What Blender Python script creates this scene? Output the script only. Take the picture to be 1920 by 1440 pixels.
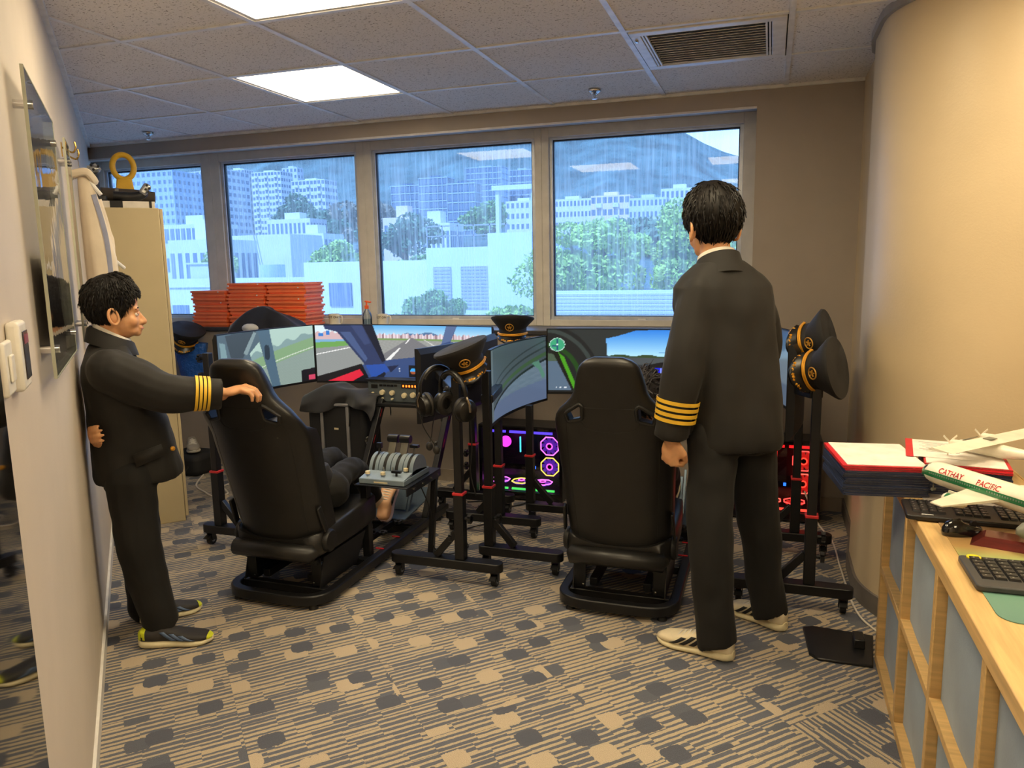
import bpy, bmesh, math, random
import numpy as np
from mathutils import Vector, Matrix, Euler
random.seed(7)
for o in list(bpy.data.objects): bpy.data.objects.remove(o)
S = bpy.context.scene
COL = S.collection
# ------------------------------------------------------------------ camera
YAW, PITCH, ROLL = .32763, .154552, -.018165
fw = Vector((-math.sin(YAW)*math.cos(PITCH), math.cos(YAW)*math.cos(PITCH), -math.sin(PITCH)))
rt = Vector((math.cos(YAW), math.sin(YAW), 0)); up = rt.cross(fw)
rt, up = math.cos(ROLL)*rt + math.sin(ROLL)*up, -math.sin(ROLL)*rt + math.cos(ROLL)*up
cam = bpy.data.objects.new('camera', bpy.data.cameras.new('camera'))
COL.objects.link(cam)
cam.data.sensor_width = 36; cam.data.lens = 1423.3*36/1920
cam.data.clip_start = .02; cam.data.clip_end = 3000
m = Matrix((rt, up, -fw)).transposed().to_4x4(); m.translation = (0, 0, 1.5)
cam.matrix_world = m
S.camera = cam
# ------------------------------------------------------------------ sky, sun, exposure
W = bpy.data.worlds.new('sky'); S.world = W; W.use_nodes = True
nt = W.node_tree; nt.nodes.clear()
out = nt.nodes.new('ShaderNodeOutputWorld'); bg = nt.nodes.new('ShaderNodeBackground')
tc = nt.nodes.new('ShaderNodeTexCoord'); mp = nt.nodes.new('ShaderNodeMapping'); nz = nt.nodes.new('ShaderNodeTexNoise')
mp.inputs['Scale'].default_value = (2.2, 2.2, 6); nz.inputs['Scale'].default_value = 1.6; nz.inputs['Detail'].default_value = 6
rp = nt.nodes.new('ShaderNodeValToRGB')
rp.color_ramp.elements[0].position = .38; rp.color_ramp.elements[0].color = (.34, .58, .92, 1)
rp.color_ramp.elements[1].position = .62; rp.color_ramp.elements[1].color = (.86, .92, 1, 1)
nt.links.new(tc.outputs['Generated'], mp.inputs[0]); nt.links.new(mp.outputs[0], nz.inputs['Vector'])
nt.links.new(nz.outputs['Fac'], rp.inputs[0]); nt.links.new(rp.outputs[0], bg.inputs[0]); nt.links.new(bg.outputs[0], out.inputs[0])
bg.inputs[1].default_value = 1.4
sun = bpy.data.objects.new('sun', bpy.data.lights.new('sun', 'SUN')); COL.objects.link(sun)
sun.data.energy = 3.0; sun.data.angle = .02; sun.data.color = (1, .96, .88)
sun.rotation_euler = Vector((.35, .72, -.9)).to_track_quat('-Z', 'Y').to_euler(); sun.location = (0, -5, 30)
S.view_settings.view_transform = 'Standard'; S.view_settings.look = 'None'
S.view_settings.gamma = 1; S.view_settings.use_curve_mapping = False
S.view_settings.exposure = 1.15
LAMP = 7.8                              # radiance of the ceiling light panels
# ------------------------------------------------------------------ helpers
def lin(h):
    if isinstance(h, str):
        h = h.lstrip('#'); c = [int(h[i:i+2], 16)/255 for i in (0, 2, 4)]
    else: c = [v/255 for v in h]
    return tuple((v/12.92 if v <= .04045 else ((v+.055)/1.055)**2.4) for v in c) + (1,)
MATS = {}
class NT:
    """tiny node-expression helper"""
    def __init__(s, t): s.t = t
    def n(s, ty, **kw):
        x = s.t.nodes.new('ShaderNode'+ty)
        for k, v in kw.items(): setattr(x, k, v)
        return x
    def put(s, sock, v):
        if isinstance(v, (int, float, tuple, list)): sock.default_value = v
        else: s.t.links.new(v, sock)
    def m(s, op, a, b=0., c=None):
        x = s.n('Math', operation=op); s.put(x.inputs[0], a); s.put(x.inputs[1], b)
        if c is not None: s.put(x.inputs[2], c)
        return x.outputs[0]
    def mix(s, f, a, b, ty='MIX'):
        x = s.n('MixRGB', blend_type=ty); s.put(x.inputs[0], f); s.put(x.inputs[1], a); s.put(x.inputs[2], b)
        return x.outputs[0]
    def noise(s, vec, scale, detail=3, rough=.55):
        x = s.n('TexNoise'); s.put(x.inputs['Vector'], vec); x.inputs['Scale'].default_value = scale
        x.inputs['Detail'].default_value = detail; x.inputs['Roughness'].default_value = rough
        return x.outputs['Fac']
    def white(s, vec):
        x = s.n('TexWhiteNoise'); s.put(x.inputs['Vector'], vec); return x.outputs['Value']
    def comb(s, x, y, z=0.):
        k = s.n('CombineXYZ'); s.put(k.inputs[0], x); s.put(k.inputs[1], y); s.put(k.inputs[2], z); return k.outputs[0]
    def sep(s, v):
        k = s.n('SeparateXYZ'); s.put(k.inputs[0], v); return k.outputs
    def ramp(s, f, stops):
        k = s.n('ValToRGB'); e = k.color_ramp.elements
        while len(e) < len(stops): e.new(.5)
        for el, (p, c) in zip(e, stops): el.position = p; el.color = c
        s.put(k.inputs[0], f); return k.outputs[0]
    def bump(s, h, strength, dist=.002):
        k = s.n('Bump'); k.inputs['Strength'].default_value = strength; k.inputs['Distance'].default_value = dist
        s.put(k.inputs['Height'], h); return k.outputs[0]
def newmat(name):
    m = bpy.data.materials.new(name); m.use_nodes = True
    t = m.node_tree; b = t.nodes['Principled BSDF']
    return m, NT(t), b
def P(name, color, rough=.5, metal=0, bump=None, var=None, coat=0, emit=0, spec=.5, sheen=0, stretch=None):
    """procedural principled material: var=(scale, amount) colour variation, bump=(scale, strength, dist)"""
    if name in MATS: return MATS[name]
    m, n, b = newmat(name); c = lin(color)
    b.inputs['Base Color'].default_value = c; b.inputs['Roughness'].default_value = rough
    b.inputs['Metallic'].default_value = metal; b.inputs['Specular IOR Level'].default_value = spec
    if coat: b.inputs['Coat Weight'].default_value = coat; b.inputs['Coat Roughness'].default_value = .12
    if sheen: b.inputs['Sheen Weight'].default_value = sheen; b.inputs['Sheen Roughness'].default_value = .4
    if emit: b.inputs['Emission Color'].default_value = c; b.inputs['Emission Strength'].default_value = emit
    vec = n.n('TexCoord').outputs['Object']
    if stretch:
        mp = n.n('Mapping'); mp.inputs['Scale'].default_value = stretch; n.put(mp.inputs[0], vec); vec = mp.outputs[0]
    v = var or (14, .06)
    f = n.noise(vec, v[0], 4)
    d = tuple(max(0, x*(1-2*v[1])) for x in c[:3])+(1,); l = tuple(min(1, x*(1+2*v[1])) for x in c[:3])+(1,)
    n.put(b.inputs['Base Color'], n.ramp(f, [(.3, d), (.7, l)]))
    if bump:
        n.put(b.inputs['Normal'], n.bump(n.noise(vec, bump[0], 4), bump[1], bump[2] if len(bump) > 2 else .002))
    MATS[name] = m; return m
def EM(name, color, strength):
    if name in MATS: return MATS[name]
    m, n, b = newmat(name); c = lin(color)
    b.inputs['Base Color'].default_value = (.02, .02, .02, 1); b.inputs['Roughness'].default_value = .4
    b.inputs['Emission Color'].default_value = c; b.inputs['Emission Strength'].default_value = strength
    MATS[name] = m; return m
V = Vector
class MB:
    """mesh builder"""
    def __init__(s): s.v = []; s.f = []
    def add(s, vs, fs):
        k = len(s.v); s.v += [Vector(v) for v in vs]; s.f += [tuple(i+k for i in f) for f in fs]; return s
    def box(s, x0, x1, y0, y1, z0, z1):
        return s.add([(x0,y0,z0),(x1,y0,z0),(x1,y1,z0),(x0,y1,z0),(x0,y0,z1),(x1,y0,z1),(x1,y1,z1),(x0,y1,z1)],
            [(3,2,1,0),(4,5,6,7),(0,1,5,4),(1,2,6,5),(2,3,7,6),(3,0,4,7)])
    def obox(s, c, size, rot=None):
        h = Vector(size)/2; R = rot if rot is not None else Matrix.Identity(3)
        if isinstance(R, tuple): R = Euler(R).to_matrix()
        c = Vector(c); pts = []
        for z in (-1, 1):
            for x, y in ((-1,-1),(1,-1),(1,1),(-1,1)): pts.append(c + R @ Vector((x*h.x, y*h.y, z*h.z)))
        return s.add(pts, [(3,2,1,0),(4,5,6,7),(0,1,5,4),(1,2,6,5),(2,3,7,6),(3,0,4,7)])
    def bar(s, a, b, w, h, side=(1,0,0)):
        a, b = Vector(a), Vector(b); d = (b-a); L = d.length; d.normalize()
        x = Vector(side); x = (x - d*x.dot(d)).normalized(); y = d.cross(x)
        R = Matrix((x, y, d)).transposed()
        return s.obox((a+b)/2, (w, h, L), R)
    def loft(s, rings, capa=True, capb=True, closed=True):
        k = len(s.v); n = len(rings[0])
        for r in rings: s.v += [Vector(p) for p in r]
        for i in range(len(rings)-1):
            for j in range(n if closed else n-1):
                a = k+i*n+j; b = k+i*n+(j+1) % n
                s.f.append((a, b, b+n, a+n))
        if capa: s.f.append(tuple(k+j for j in reversed(range(n))))
        if capb: s.f.append(tuple(k+(len(rings)-1)*n+j for j in range(n)))
        return s
    def tube(s, pts, r, n=8, caps=True, flat=1., closed=False):
        pts = [Vector(p) for p in pts]; N = len(pts)
        rs = r if isinstance(r, (list, tuple)) else [r]*N
        rings = []; prev = None
        for i, p in enumerate(pts):
            if closed: t = pts[(i+1) % N]-pts[i-1]
            else: t = pts[min(i+1, N-1)]-pts[max(i-1, 0)]
            t.normalize()
            if prev is None:
                q = Vector((0, 0, 1)) if abs(t.z) < .9 else Vector((1, 0, 0))
                prev = (q - t*q.dot(t)).normalized()
            else: prev = (prev - t*prev.dot(t)).normalized()
            b = t.cross(prev)
            rings.append([p + rs[i]*(math.cos(a)*prev*flat + math.sin(a)*b) for a in [2*math.pi*k/n for k in range(n)]])
        if closed:
            k = len(s.v)
            for rg in rings: s.v += rg
            for i in range(N):
                for j in range(n):
                    a = k+i*n+j; b = k+i*n+(j+1) % n; i2 = (i+1) % N
                    s.f.append((a, b, k+i2*n+(j+1) % n, k+i2*n+j))
            return s
        return s.loft(rings, caps, caps)
    def cyl(s, a, b, r, r2=None, n=16): return s.tube([a, b], [r, r if r2 is None else r2], n)
    def lathe(s, prof, c=(0,0,0), n=24, R=None):
        c = Vector(c); R = R if R is not None else Matrix.Identity(3)
        rings = [[c + R @ Vector((r*math.cos(2*math.pi*k/n), r*math.sin(2*math.pi*k/n), z)) for k in range(n)] for r, z in prof]
        return s.loft(rings, True, True)
    def prism(s, poly, d0, d1, f=lambda x, y, d: (x, y, d)):
        return s.loft([[f(x, y, d0) for x, y in poly], [f(x, y, d1) for x, y in poly]])
    def ball(s, c, r, n=12, R=None):
        r = r if isinstance(r, (tuple, list)) else (r, r, r); c = Vector(c); R = R if R is not None else Matrix.Identity(3)
        rings = []
        for i in range(1, n):
            t = math.pi*i/n
            rings.append([c + R @ Vector((r[0]*math.sin(t)*math.cos(a), r[1]*math.sin(t)*math.sin(a), -r[2]*math.cos(t))) for a in [2*math.pi*k/(n*2) for k in range(n*2)]])
        return s.loft(rings)
    def xf(s, M):
        s.v = [M @ v for v in s.v]; return s
def smoothpts(pts, k=6):
    """catmull-rom through points"""
    p = [Vector(q) for q in pts]; o = []
    for i in range(len(p)-1):
        a = p[max(i-1, 0)]; b = p[i]; c = p[i+1]; d = p[min(i+2, len(p)-1)]
        for j in range(k):
            t = j/k
            o.append(.5*((2*b)+(c-a)*t+(2*a-5*b+4*c-d)*t*t+(3*b-a-3*c+d)*t**3))
    o.append(p[-1]); return o
def mesh_of(mb, name, smooth=True, angle=.7):
    me = bpy.data.meshes.new(name); me.from_pydata([tuple(v) for v in mb.v], [], mb.f); me.update()
    bm = bmesh.new(); bm.from_mesh(me); bmesh.ops.recalc_face_normals(bm, faces=bm.faces); bm.to_mesh(me); bm.free()
    if smooth:
        me.shade_smooth()
        me.set_sharp_from_angle(angle=angle)
    return me
def link(name, me, mat, parent=None, loc=None):
    o = bpy.data.objects.new(name, me); COL.objects.link(o)
    if mat is not None and not me.materials: me.materials.append(mat)
    if parent is not None: o.parent = parent
    if loc is not None: o.location = loc
    return o
WORLDREL = {}
def part(name, mb, mat, parent=None, bevel=0, seg=2, sub=0, smooth=True, angle=.7, label=None, w=False, solid=0):
    """one mesh object; w=True: coordinates of mb are world coordinates, else local to the parent"""
    if w and parent is not None:
        T = Vector((0, 0, 0)); q = parent; off = Vector((0,0,0))
        while q is not None: off += q.location; q = q.parent
        mb.xf(Matrix.Translation(-off))
    o = link(name, mesh_of(mb, name, smooth, angle), mat, parent)
    if bevel:
        b = o.modifiers.new('bevel', 'BEVEL'); b.width = bevel; b.segments = seg; b.limit_method = 'ANGLE'; b.angle_limit = .6
        b.harden_normals = False
    if solid:
        b = o.modifiers.new('solid', 'SOLIDIFY'); b.thickness = solid
    if sub:
        b = o.modifiers.new('sub', 'SUBSURF'); b.levels = sub; b.render_levels = sub
    if label: o['label'] = label
    return o
def tag(o, label, cat, group=None, kind=None):
    o['label'] = label; o['category'] = cat
    if group: o['group'] = group
    if kind: o['kind'] = kind
    return o
def thing(name, label, cat, loc=(0,0,0), rotz=0, group=None):
    o = bpy.data.objects.new(name, None); COL.objects.link(o); o.empty_display_size = .1
    o.location = loc; o.rotation_euler = (0, 0, rotz)
    return tag(o, label, cat, group)
def single(name, mb, mat, label, cat, group=None, **kw):
    """a thing that is one mesh, origin at its base centre"""
    xs = [v.x for v in mb.v]; ys = [v.y for v in mb.v]; zs = [v.z for v in mb.v]
    c = Vector(((min(xs)+max(xs))/2, (min(ys)+max(ys))/2, min(zs)))
    mb.xf(Matrix.Translation(-c))
    o = part(name, mb, mat, **kw); o.location = c
    return tag(o, label, cat, group)
def struct(name, mb, mat, **kw):
    o = part(name, mb, mat, **kw)
    if o.parent is None: o['kind'] = 'structure'
    return o
def dup(root, loc, rotz=0, label=None, group=None):
    r = root.copy(); COL.objects.link(r); r.location = loc; r.rotation_euler = (0, 0, rotz)
    if label: r['label'] = label
    if group: r['group'] = group
    for ch in list(root.children):
        c = ch.copy(); COL.objects.link(c); c.parent = r
        for g in ch.children:
            d = g.copy(); COL.objects.link(d); d.parent = c
    return r
ORD = ['topmost', 'second from the top', 'third from the top', 'fourth from the top', 'fifth from the top', 'sixth from the top', 'seventh from the top', 'eighth from the top', 'ninth from the top', 'tenth from the top', 'eleventh from the top', 'twelfth from the top', 'thirteenth from the top']
def textmesh(txt, size, extrude=.0006, bold=0, align='CENTER'):
    cu = bpy.data.curves.new('t', 'FONT'); cu.body = txt; cu.size = size; cu.extrude = extrude
    cu.align_x = align; cu.align_y = 'CENTER'; cu.offset = bold
    o = bpy.data.objects.new('t', cu); COL.objects.link(o)
    dg = bpy.context.evaluated_depsgraph_get(); me = bpy.data.meshes.new_from_object(o.evaluated_get(dg))
    bpy.data.objects.remove(o); bpy.data.curves.remove(cu)
    mb = MB(); mb.v = [v.co.copy() for v in me.vertices]; mb.f = [tuple(p.vertices) for p in me.polygons]
    bpy.data.meshes.remove(me); return mb
# ================================================================== materials of the room
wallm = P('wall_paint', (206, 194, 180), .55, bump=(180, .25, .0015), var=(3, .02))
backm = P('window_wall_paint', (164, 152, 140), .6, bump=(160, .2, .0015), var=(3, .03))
trimm = P('skirting_grey', (104, 98, 92), .45)
framem = P('window_frame_paint', (206, 200, 190), .45, bump=(60, .15), var=(9, .04))
whitem = P('white_metal_trim', (228, 226, 222), .35)
def carpet_mat():
    m, n, b = newmat('carpet_tile_pile')
    co = n.n('TexCoord').outputs['Object']; rnd = n.n('ObjectInfo').outputs['Random']
    x, y, z = n.sep(co)
    x = n.m('ADD', x, n.m('MULTIPLY', n.m('FLOOR', n.m('MULTIPLY', rnd, 9)), 1.07))
    wob = n.noise(n.comb(n.m('MULTIPLY', x, 1.), y, 0.), 38, 2)
    # stripes along x, shifted per block so that they step like the woven pattern
    bx = n.m('FLOOR', n.m('DIVIDE', n.m('ADD', x, n.m('MULTIPLY', n.white(n.comb(0., n.m('FLOOR', n.m('DIVIDE', y, .045)), 3.)), .2)), .118))
    sh = n.m('MULTIPLY', n.white(n.comb(bx, n.m('FLOOR', n.m('DIVIDE', y, .045)), 1.)), .6)
    yy = n.m('ADD', n.m('DIVIDE', n.m('ADD', y, n.m('MULTIPLY', wob, .006)), .0255), sh)
    st = n.m('FRACT', yy)
    duty = n.m('ADD', .34, n.m('MULTIPLY', n.white(n.comb(bx, n.m('FLOOR', n.m('DIVIDE', y, .0675)), 7.)), .38))
    stripe = n.m('LESS_THAN', st, duty)
    # rounded patches in a staggered grid
    def patch(px, py, seed, prob, half):
        u = n.m('ADD', n.m('DIVIDE', x, px), seed*.37); v = n.m('ADD', n.m('DIVIDE', y, py), n.m('MULTIPLY', n.m('FLOOR', u), .38))
        v = n.m('ADD', v, seed*.61)
        r = n.white(n.comb(n.m('FLOOR', u), n.m('FLOOR', v), seed)); r2_ = n.white(n.comb(n.m('FLOOR', u), n.m('FLOOR', v), seed+3.)); r3_ = n.white(n.comb(n.m('FLOOR', u), n.m('FLOOR', v), seed+9.))
        du = n.m('ABSOLUTE', n.m('ADD', n.m('SUBTRACT', n.m('FRACT', u), .5), n.m('MULTIPLY', n.m('SUBTRACT', r2_, .5), .26)))
        dv = n.m('ABSOLUTE', n.m('ADD', n.m('SUBTRACT', n.m('FRACT', v), .5), n.m('MULTIPLY', n.m('SUBTRACT', r3_, .5), .26)))
        du = n.m('MULTIPLY', du, px/half); dv = n.m('MULTIPLY', dv, py/(half*.92))
        d = n.m('ADD', n.m('POWER', du, 5.0), n.m('POWER', dv, 3.0))
        d = n.m('ADD', d, n.m('MULTIPLY', n.m('SUBTRACT', wob2, .5), 1.2))
        return n.m('MULTIPLY', n.m('LESS_THAN', d, 1.), n.m('LESS_THAN', r, prob))
    wob2 = n.noise(n.comb(x, y, 4.), 90, 2)
    dark = patch(.178, .19, 1., .62, .042); dark2 = patch(.27, .16, 2., .42, .040); light = patch(.20, .23, 5., .62, .045)
    beige, blue, lite = lin((190, 174, 148)), lin((100, 104, 116)), lin((194, 178, 154))
    c = n.mix(stripe, beige, blue); c = n.mix(dark2, c, lin((96, 100, 111))); c = n.mix(light, c, lite); c = n.mix(dark, c, lin((88, 92, 104)))
    fine = n.noise(co, 420, 2)
    c = n.mix(1., c, n.ramp(fine, [(.25, (.62, .62, .62, 1)), (.75, (1.2, 1.2, 1.2, 1))]), 'MULTIPLY')
    n.put(b.inputs['Base Color'], c); b.inputs['Roughness'].default_value = .95; b.inputs['Specular IOR Level'].default_value = .1
    b.inputs['Sheen Weight'].default_value = .15
    h = n.m('ADD', n.m('MULTIPLY', stripe, -.6), n.m('MULTIPLY', fine, .9))
    n.put(b.inputs['Normal'], n.bump(h, .6, .003))
    return m
def ceil_mat():
    m, n, b = newmat('fissured_ceiling_tile')
    co = n.n('TexCoord').outputs['Object']; off = n.n('ObjectInfo').outputs['Random']
    mp = n.n('Mapping'); n.put(mp.inputs[0], co); mp.inputs['Scale'].default_value = (1, 1.7, 1)
    n.put(mp.inputs['Location'], n.comb(n.m('MULTIPLY', off, 40), n.m('MULTIPLY', off, 17), 0.))
    f = n.noise(mp.outputs[0], 95, 2, .4); g = n.noise(co, 300, 2)
    pit = n.ramp(f, [(.325, (.30, .28, .27, 1)), (.365, (1, 1, 1, 1))])
    c = n.mix(1., lin((236, 232, 230)), pit, 'MULTIPLY')
    c = n.mix(1., c, n.ramp(g, [(.3, (.88, .88, .88, 1)), (.7, (1.04, 1.04, 1.04, 1))]), 'MULTIPLY')
    n.put(b.inputs['Base Color'], c); b.inputs['Roughness'].default_value = .9
    n.put(b.inputs['Normal'], n.bump(n.m('ADD', f, n.m('MULTIPLY', g, .3)), .3, .002))
    return m
def pane_mat():
    """old window pane: blue tint and veil standing for haze outside, thin reflection, streaks of dried rain water"""
    m, n, b = newmat('streaked_haze_glass'); t = m.node_tree
    t.nodes.remove(b); outn = t.nodes['Material Output']
    co = n.n('TexCoord').outputs['Object']; rnd = n.n('ObjectInfo').outputs['Random']
    x, y, z = n.sep(co); x = n.m('ADD', x, n.m('MULTIPLY', rnd, 13))
    a = n.noise(n.comb(n.m('MULTIPLY', x, 1.), 0., n.m('MULTIPLY', z, .035)), 48, 4, .6)
    bnd = n.noise(n.comb(x, 0., n.m('MULTIPLY', z, .22)), 3.2, 2)
    fine = n.noise(n.comb(x, 0., n.m('MULTIPLY', z, .03)), 160, 2)
    s = n.m('MULTIPLY', n.ramp(a, [(.42, (0, 0, 0, 1)), (.70, (1, 1, 1, 1))]), n.ramp(bnd, [(.34, (.25, .25, .25, 1)), (.60, (1, 1, 1, 1))]))
    s = n.m('ADD', n.m('MULTIPLY', s, .34), n.m('MULTIPLY', n.ramp(fine, [(.55, (0, 0, 0, 1)), (.75, (1, 1, 1, 1))]), .08))
    s = n.m('ADD', s, .19)  # even veil over the pane: outdoor haze put into the glass
    tr = n.n('BsdfTransparent'); tr.inputs[0].default_value = (.36, .58, .98, 1)  # blue cast of the haze put into the glass tint
    tl = n.n('BsdfTranslucent'); tl.inputs[0].default_value = (.50, .70, 1.0, 1)
    gl = n.n('BsdfGlossy'); gl.inputs['Roughness'].default_value = .01; gl.inputs[0].default_value = (1, 1, 1, 1)
    lw = n.n('LayerWeight'); lw.inputs[0].default_value = .12
    m1 = n.n('MixShader'); n.put(m1.inputs[0], s); n.put(m1.inputs[1], tr.outputs[0]); n.put(m1.inputs[2], tl.outputs[0])
    m2 = n.n('MixShader'); n.put(m2.inputs[0], n.m('ADD', n.m('MULTIPLY', lw.outputs['Fresnel'], 1.), .016)); n.put(m2.inputs[1], m1.outputs[0]); n.put(m2.inputs[2], gl.outputs[0])
    n.put(outn.inputs[0], m2.outputs[0])
    return m
# ================================================================== floor
WL = -.32                                   # left wall: x + y = WL
fl = struct('floor', MB().box(-5.9, 3.2, -1.6, 5.3, -.12, -.012), P('floor_screed', (92, 90, 88), .9))
cm = carpet_mat(); TS = .535; r2 = math.sqrt(.5)
tile = mesh_of(MB().box(-TS/2+.0003, TS/2-.0003, -TS/2+.0003, TS/2-.0003, -.012, 0), 'carpet_tile'); tile.materials.append(cm)
def inroom(x, y, e=.3): return x+y > WL-.42 and y < 4.8+e and y > -1.2 and x < 2.2 and not (x > .46+e and y > 3.1+e)
for i in range(-6, 12):
    for j in range(-6, 18):
        uc = .734+TS*(i+.5); vc = 1.648+TS*(j+.5)
        x, y = (uc-vc)*r2, (uc+vc)*r2
        if not inroom(x, y) or y < .2: continue
        o = link('carpet_tile', tile, None, fl, (x, y, 0))
        turned = (i == 2 and j == -1) or (i == 3 and j == -2) or (i == 2 and j == -3)
        o.rotation_euler = (0, 0, math.pi/4 + (math.pi/2 if turned else 0))
# ================================================================== walls
def wall_line(a, b, z0, z1, th):
    a, b = V(a), V(b); d = (b-a).normalized(); n_ = V((-d.y, d.x))*th
    mb = MB(); mb.prism([tuple(a), tuple(b), tuple(b+n_), tuple(a+n_)], z0, z1); return mb
CZ = 2.487
struct('wall_left', wall_line((1.3, 1.3*-1+WL), (-5.75, 5.75+WL), 0, CZ+.12, .12), wallm)
struct('baseboard_left', wall_line((1.3-.009*r2, -1.3+WL+.0), (-5.4, 5.4+WL), 0.0, .06, -.012), whitem)
# the window wall with its deep recess
WY = 5.2; SZ = 1.075
wb = MB(); wb.box(-5.8, .47, 4.8, 5.3, -.02, SZ-.03)
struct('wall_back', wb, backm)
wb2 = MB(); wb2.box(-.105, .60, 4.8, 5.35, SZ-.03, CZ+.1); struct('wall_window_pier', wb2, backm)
hd = MB(); hd.loft([[(x, 4.8, 2.385), (x, 4.8, CZ+.1), (x, 5.4, CZ+.1), (x, 5.4, 2.428), (x, 5.16, 2.425)] for x in (-5.8, -.105)])
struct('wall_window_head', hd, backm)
struct('trim_1', MB().box(-5.6, -.105, 4.782, 5.25, SZ-.03, SZ), P('sill_stone', (58, 57, 60), .35), bevel=.004)
struct('trim_2', MB().box(-5.35, -.105, 4.79, 4.8, 2.372, 2.385), P('lit_plaster_edge', (214, 208, 206), .5))  # pale strip: window light on the plaster lip put into its colour
# right wall: short return, rounded corner, wall behind the desk, then the room behind the camera
cx_, cy_, R_ = .885, 3.62, .475
prof = [(.462, 4.8), (.46, 4.15), (.435, 4.1), (cx_-R_, 3.9)] + [(cx_-R_*math.cos(a), cy_-R_*math.sin(a)) for a in [math.pi/2*k/14 for k in range(15)]] + [(2.3, cy_-R_), (2.3, -1.5)]
def offs(pr, d):
    o = []
    for i, p in enumerate(pr):
        a = V(pr[max(i-1, 0)]); b = V(pr[min(i+1, len(pr)-1)]); t = (b-a).normalized(); o.append((p[0]+d*-t.y, p[1]+d*t.x))
    return o
def strip(pr, d0, d1, z0, z1):
    a, b = offs(pr, d0), offs(pr, d1); mb = MB()
    mb.loft([[(p[0], p[1], z0), (q[0], q[1], z0), (q[0], q[1], z1), (p[0], p[1], z1)] for p, q in zip(a, b)]); return mb
struct('wall_right', strip(prof, 0, .1, 0, CZ+.1), P('wall_paint_lamp_tint', (204, 184, 150), .42, bump=(120, .35, .0015), var=(3, .02)), angle=.5)  # same paint as the other walls, lamp yellow put into its colour
struct('baseboard_right', strip(prof[:-1], -.012, 0, 0, .085), trimm, angle=.5)
struct('baseboard_back', MB().box(-5.2, .46, 4.788, 4.8, 0, .085), P('skirting_beige', (150, 138, 124), .5))
struct('wall_front', MB().box(1.0, 2.4, -1.6, -1.5, 0, CZ+.1), wallm)
struct('trim_3', strip(prof[1:-1], -.018, 0, CZ-.03, CZ+.004), P('ceiling_edge_trim', (150, 146, 142), .5), angle=.5)
# ================================================================== windows
panes = [(-5.36, -4.37), (-4.176, -2.965), (-2.815, -1.577), (-1.452, -.199)]
PZ0, PZ1 = 1.13, 2.347
pm = pane_mat(); gask = P('black_gasket', (24, 24, 27), .5); alu = P('aluminium_sash', (196, 200, 206), .35, .3)
edges = [-5.6] + [(panes[i][1]+panes[i+1][0])/2 for i in range(3)] + [-.105]
for i, (a, b) in enumerate(panes):
    L, R = edges[i], edges[i+1]
    w = MB(); w.box(L, a-.012, WY-.03, WY+.06, SZ, 2.43); w.box(b+.012, R, WY-.03, WY+.06, SZ, 2.43)
    w.box(a-.012, b+.012, WY-.03, WY+.06, SZ, PZ0-.012); w.box(a-.012, b+.012, WY-.03, WY+.06, PZ1+.012, 2.43)
    wi = struct('window_%d' % (i+1), w, framem, bevel=.003)
    s_ = MB(); t_ = .026
    s_.box(a-.012, a+.012, WY-.012, WY+.04, PZ0-.012, PZ1+.012); s_.box(b-.012, b+.012, WY-.012, WY+.04, PZ0-.012, PZ1+.012)
    s_.box(a+.012, b-.012, WY-.012, WY+.04, PZ0-.012, PZ0+.012); s_.box(a+.012, b-.012, WY-.012, WY+.04, PZ1-.004, PZ1+.012)
    part('sash', s_, alu, wi, bevel=.002)
    g_ = MB(); g_.box(a+.012, a+.018, WY+.0, WY+.03, PZ0+.012, PZ1-.004); g_.box(b-.018, b-.012, WY+.0, WY+.03, PZ0+.012, PZ1-.004)
    g_.box(a+.018, b-.018, WY, WY+.03, PZ1-.014, PZ1-.004); g_.box(a+.018, b-.018, WY, WY+.03, PZ0+.012, PZ0+.017)
    part('gasket', g_, gask, wi)
    part('pane', MB().add([(a+.015, WY+.018, PZ0+.013), (b-.015, WY+.018, PZ0+.013), (b-.015, WY+.018, PZ1-.006), (a+.015, WY+.018, PZ1-.006)], [(0, 1, 2, 3)]), pm, wi)
    if i > 1: part('drain_clip', MB().box((a+b)/2-.02, (a+b)/2+.03, WY-.02, WY-.01, PZ0-.012, PZ0-.002), whitem, wi)
# ================================================================== ceiling with its grid of tiles
ce = struct('ceiling', MB().box(-5.9, 3.2, -1.6, 5.4, CZ+.09, CZ+.16), P('slab', (120, 118, 116), .9))
GX = [.05+.6855*k for k in range(-8, 5)]; GY = [4.128-.6873*k for k in range(-1, 9)][::-1]
GX[-1] = 2.3
clm = ceil_mat(); teem = P('tee_bar_white', (226, 226, 228), .4)
def clip(poly, nx, ny, c):
    o = []
    for i in range(len(poly)):
        a, b = poly[i-1], poly[i]; da = nx*a[0]+ny*a[1]-c; db = nx*b[0]+ny*b[1]-c
        if (da >= 0) != (db >= 0): t = da/(da-db); o.append((a[0]+t*(b[0]-a[0]), a[1]+t*(b[1]-a[1])))
        if db >= 0: o.append(b)
    return o
lamps = {(0-3-1, 0): 1}
LAMPS = [(-2.006, 2.754-.687, 'above the open floor between the two seats'), (-2.692, 3.441, 'close to the windows'), (-.6355, 2.067, 'over the tall standing person'),
         (.7355, 2.067, 'over the desk'), (-.6355, .0053, 'opposite the window wall'), (.7355, .0053, 'over the desk end away from the windows')]
lampcells = {(round(a, 1), round(b, 1)): t for a, b, t in LAMPS}
ventcell = (round(-.6355, 1), round(3.441, 1))
def g_round(v): return round(v, 1)
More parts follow.
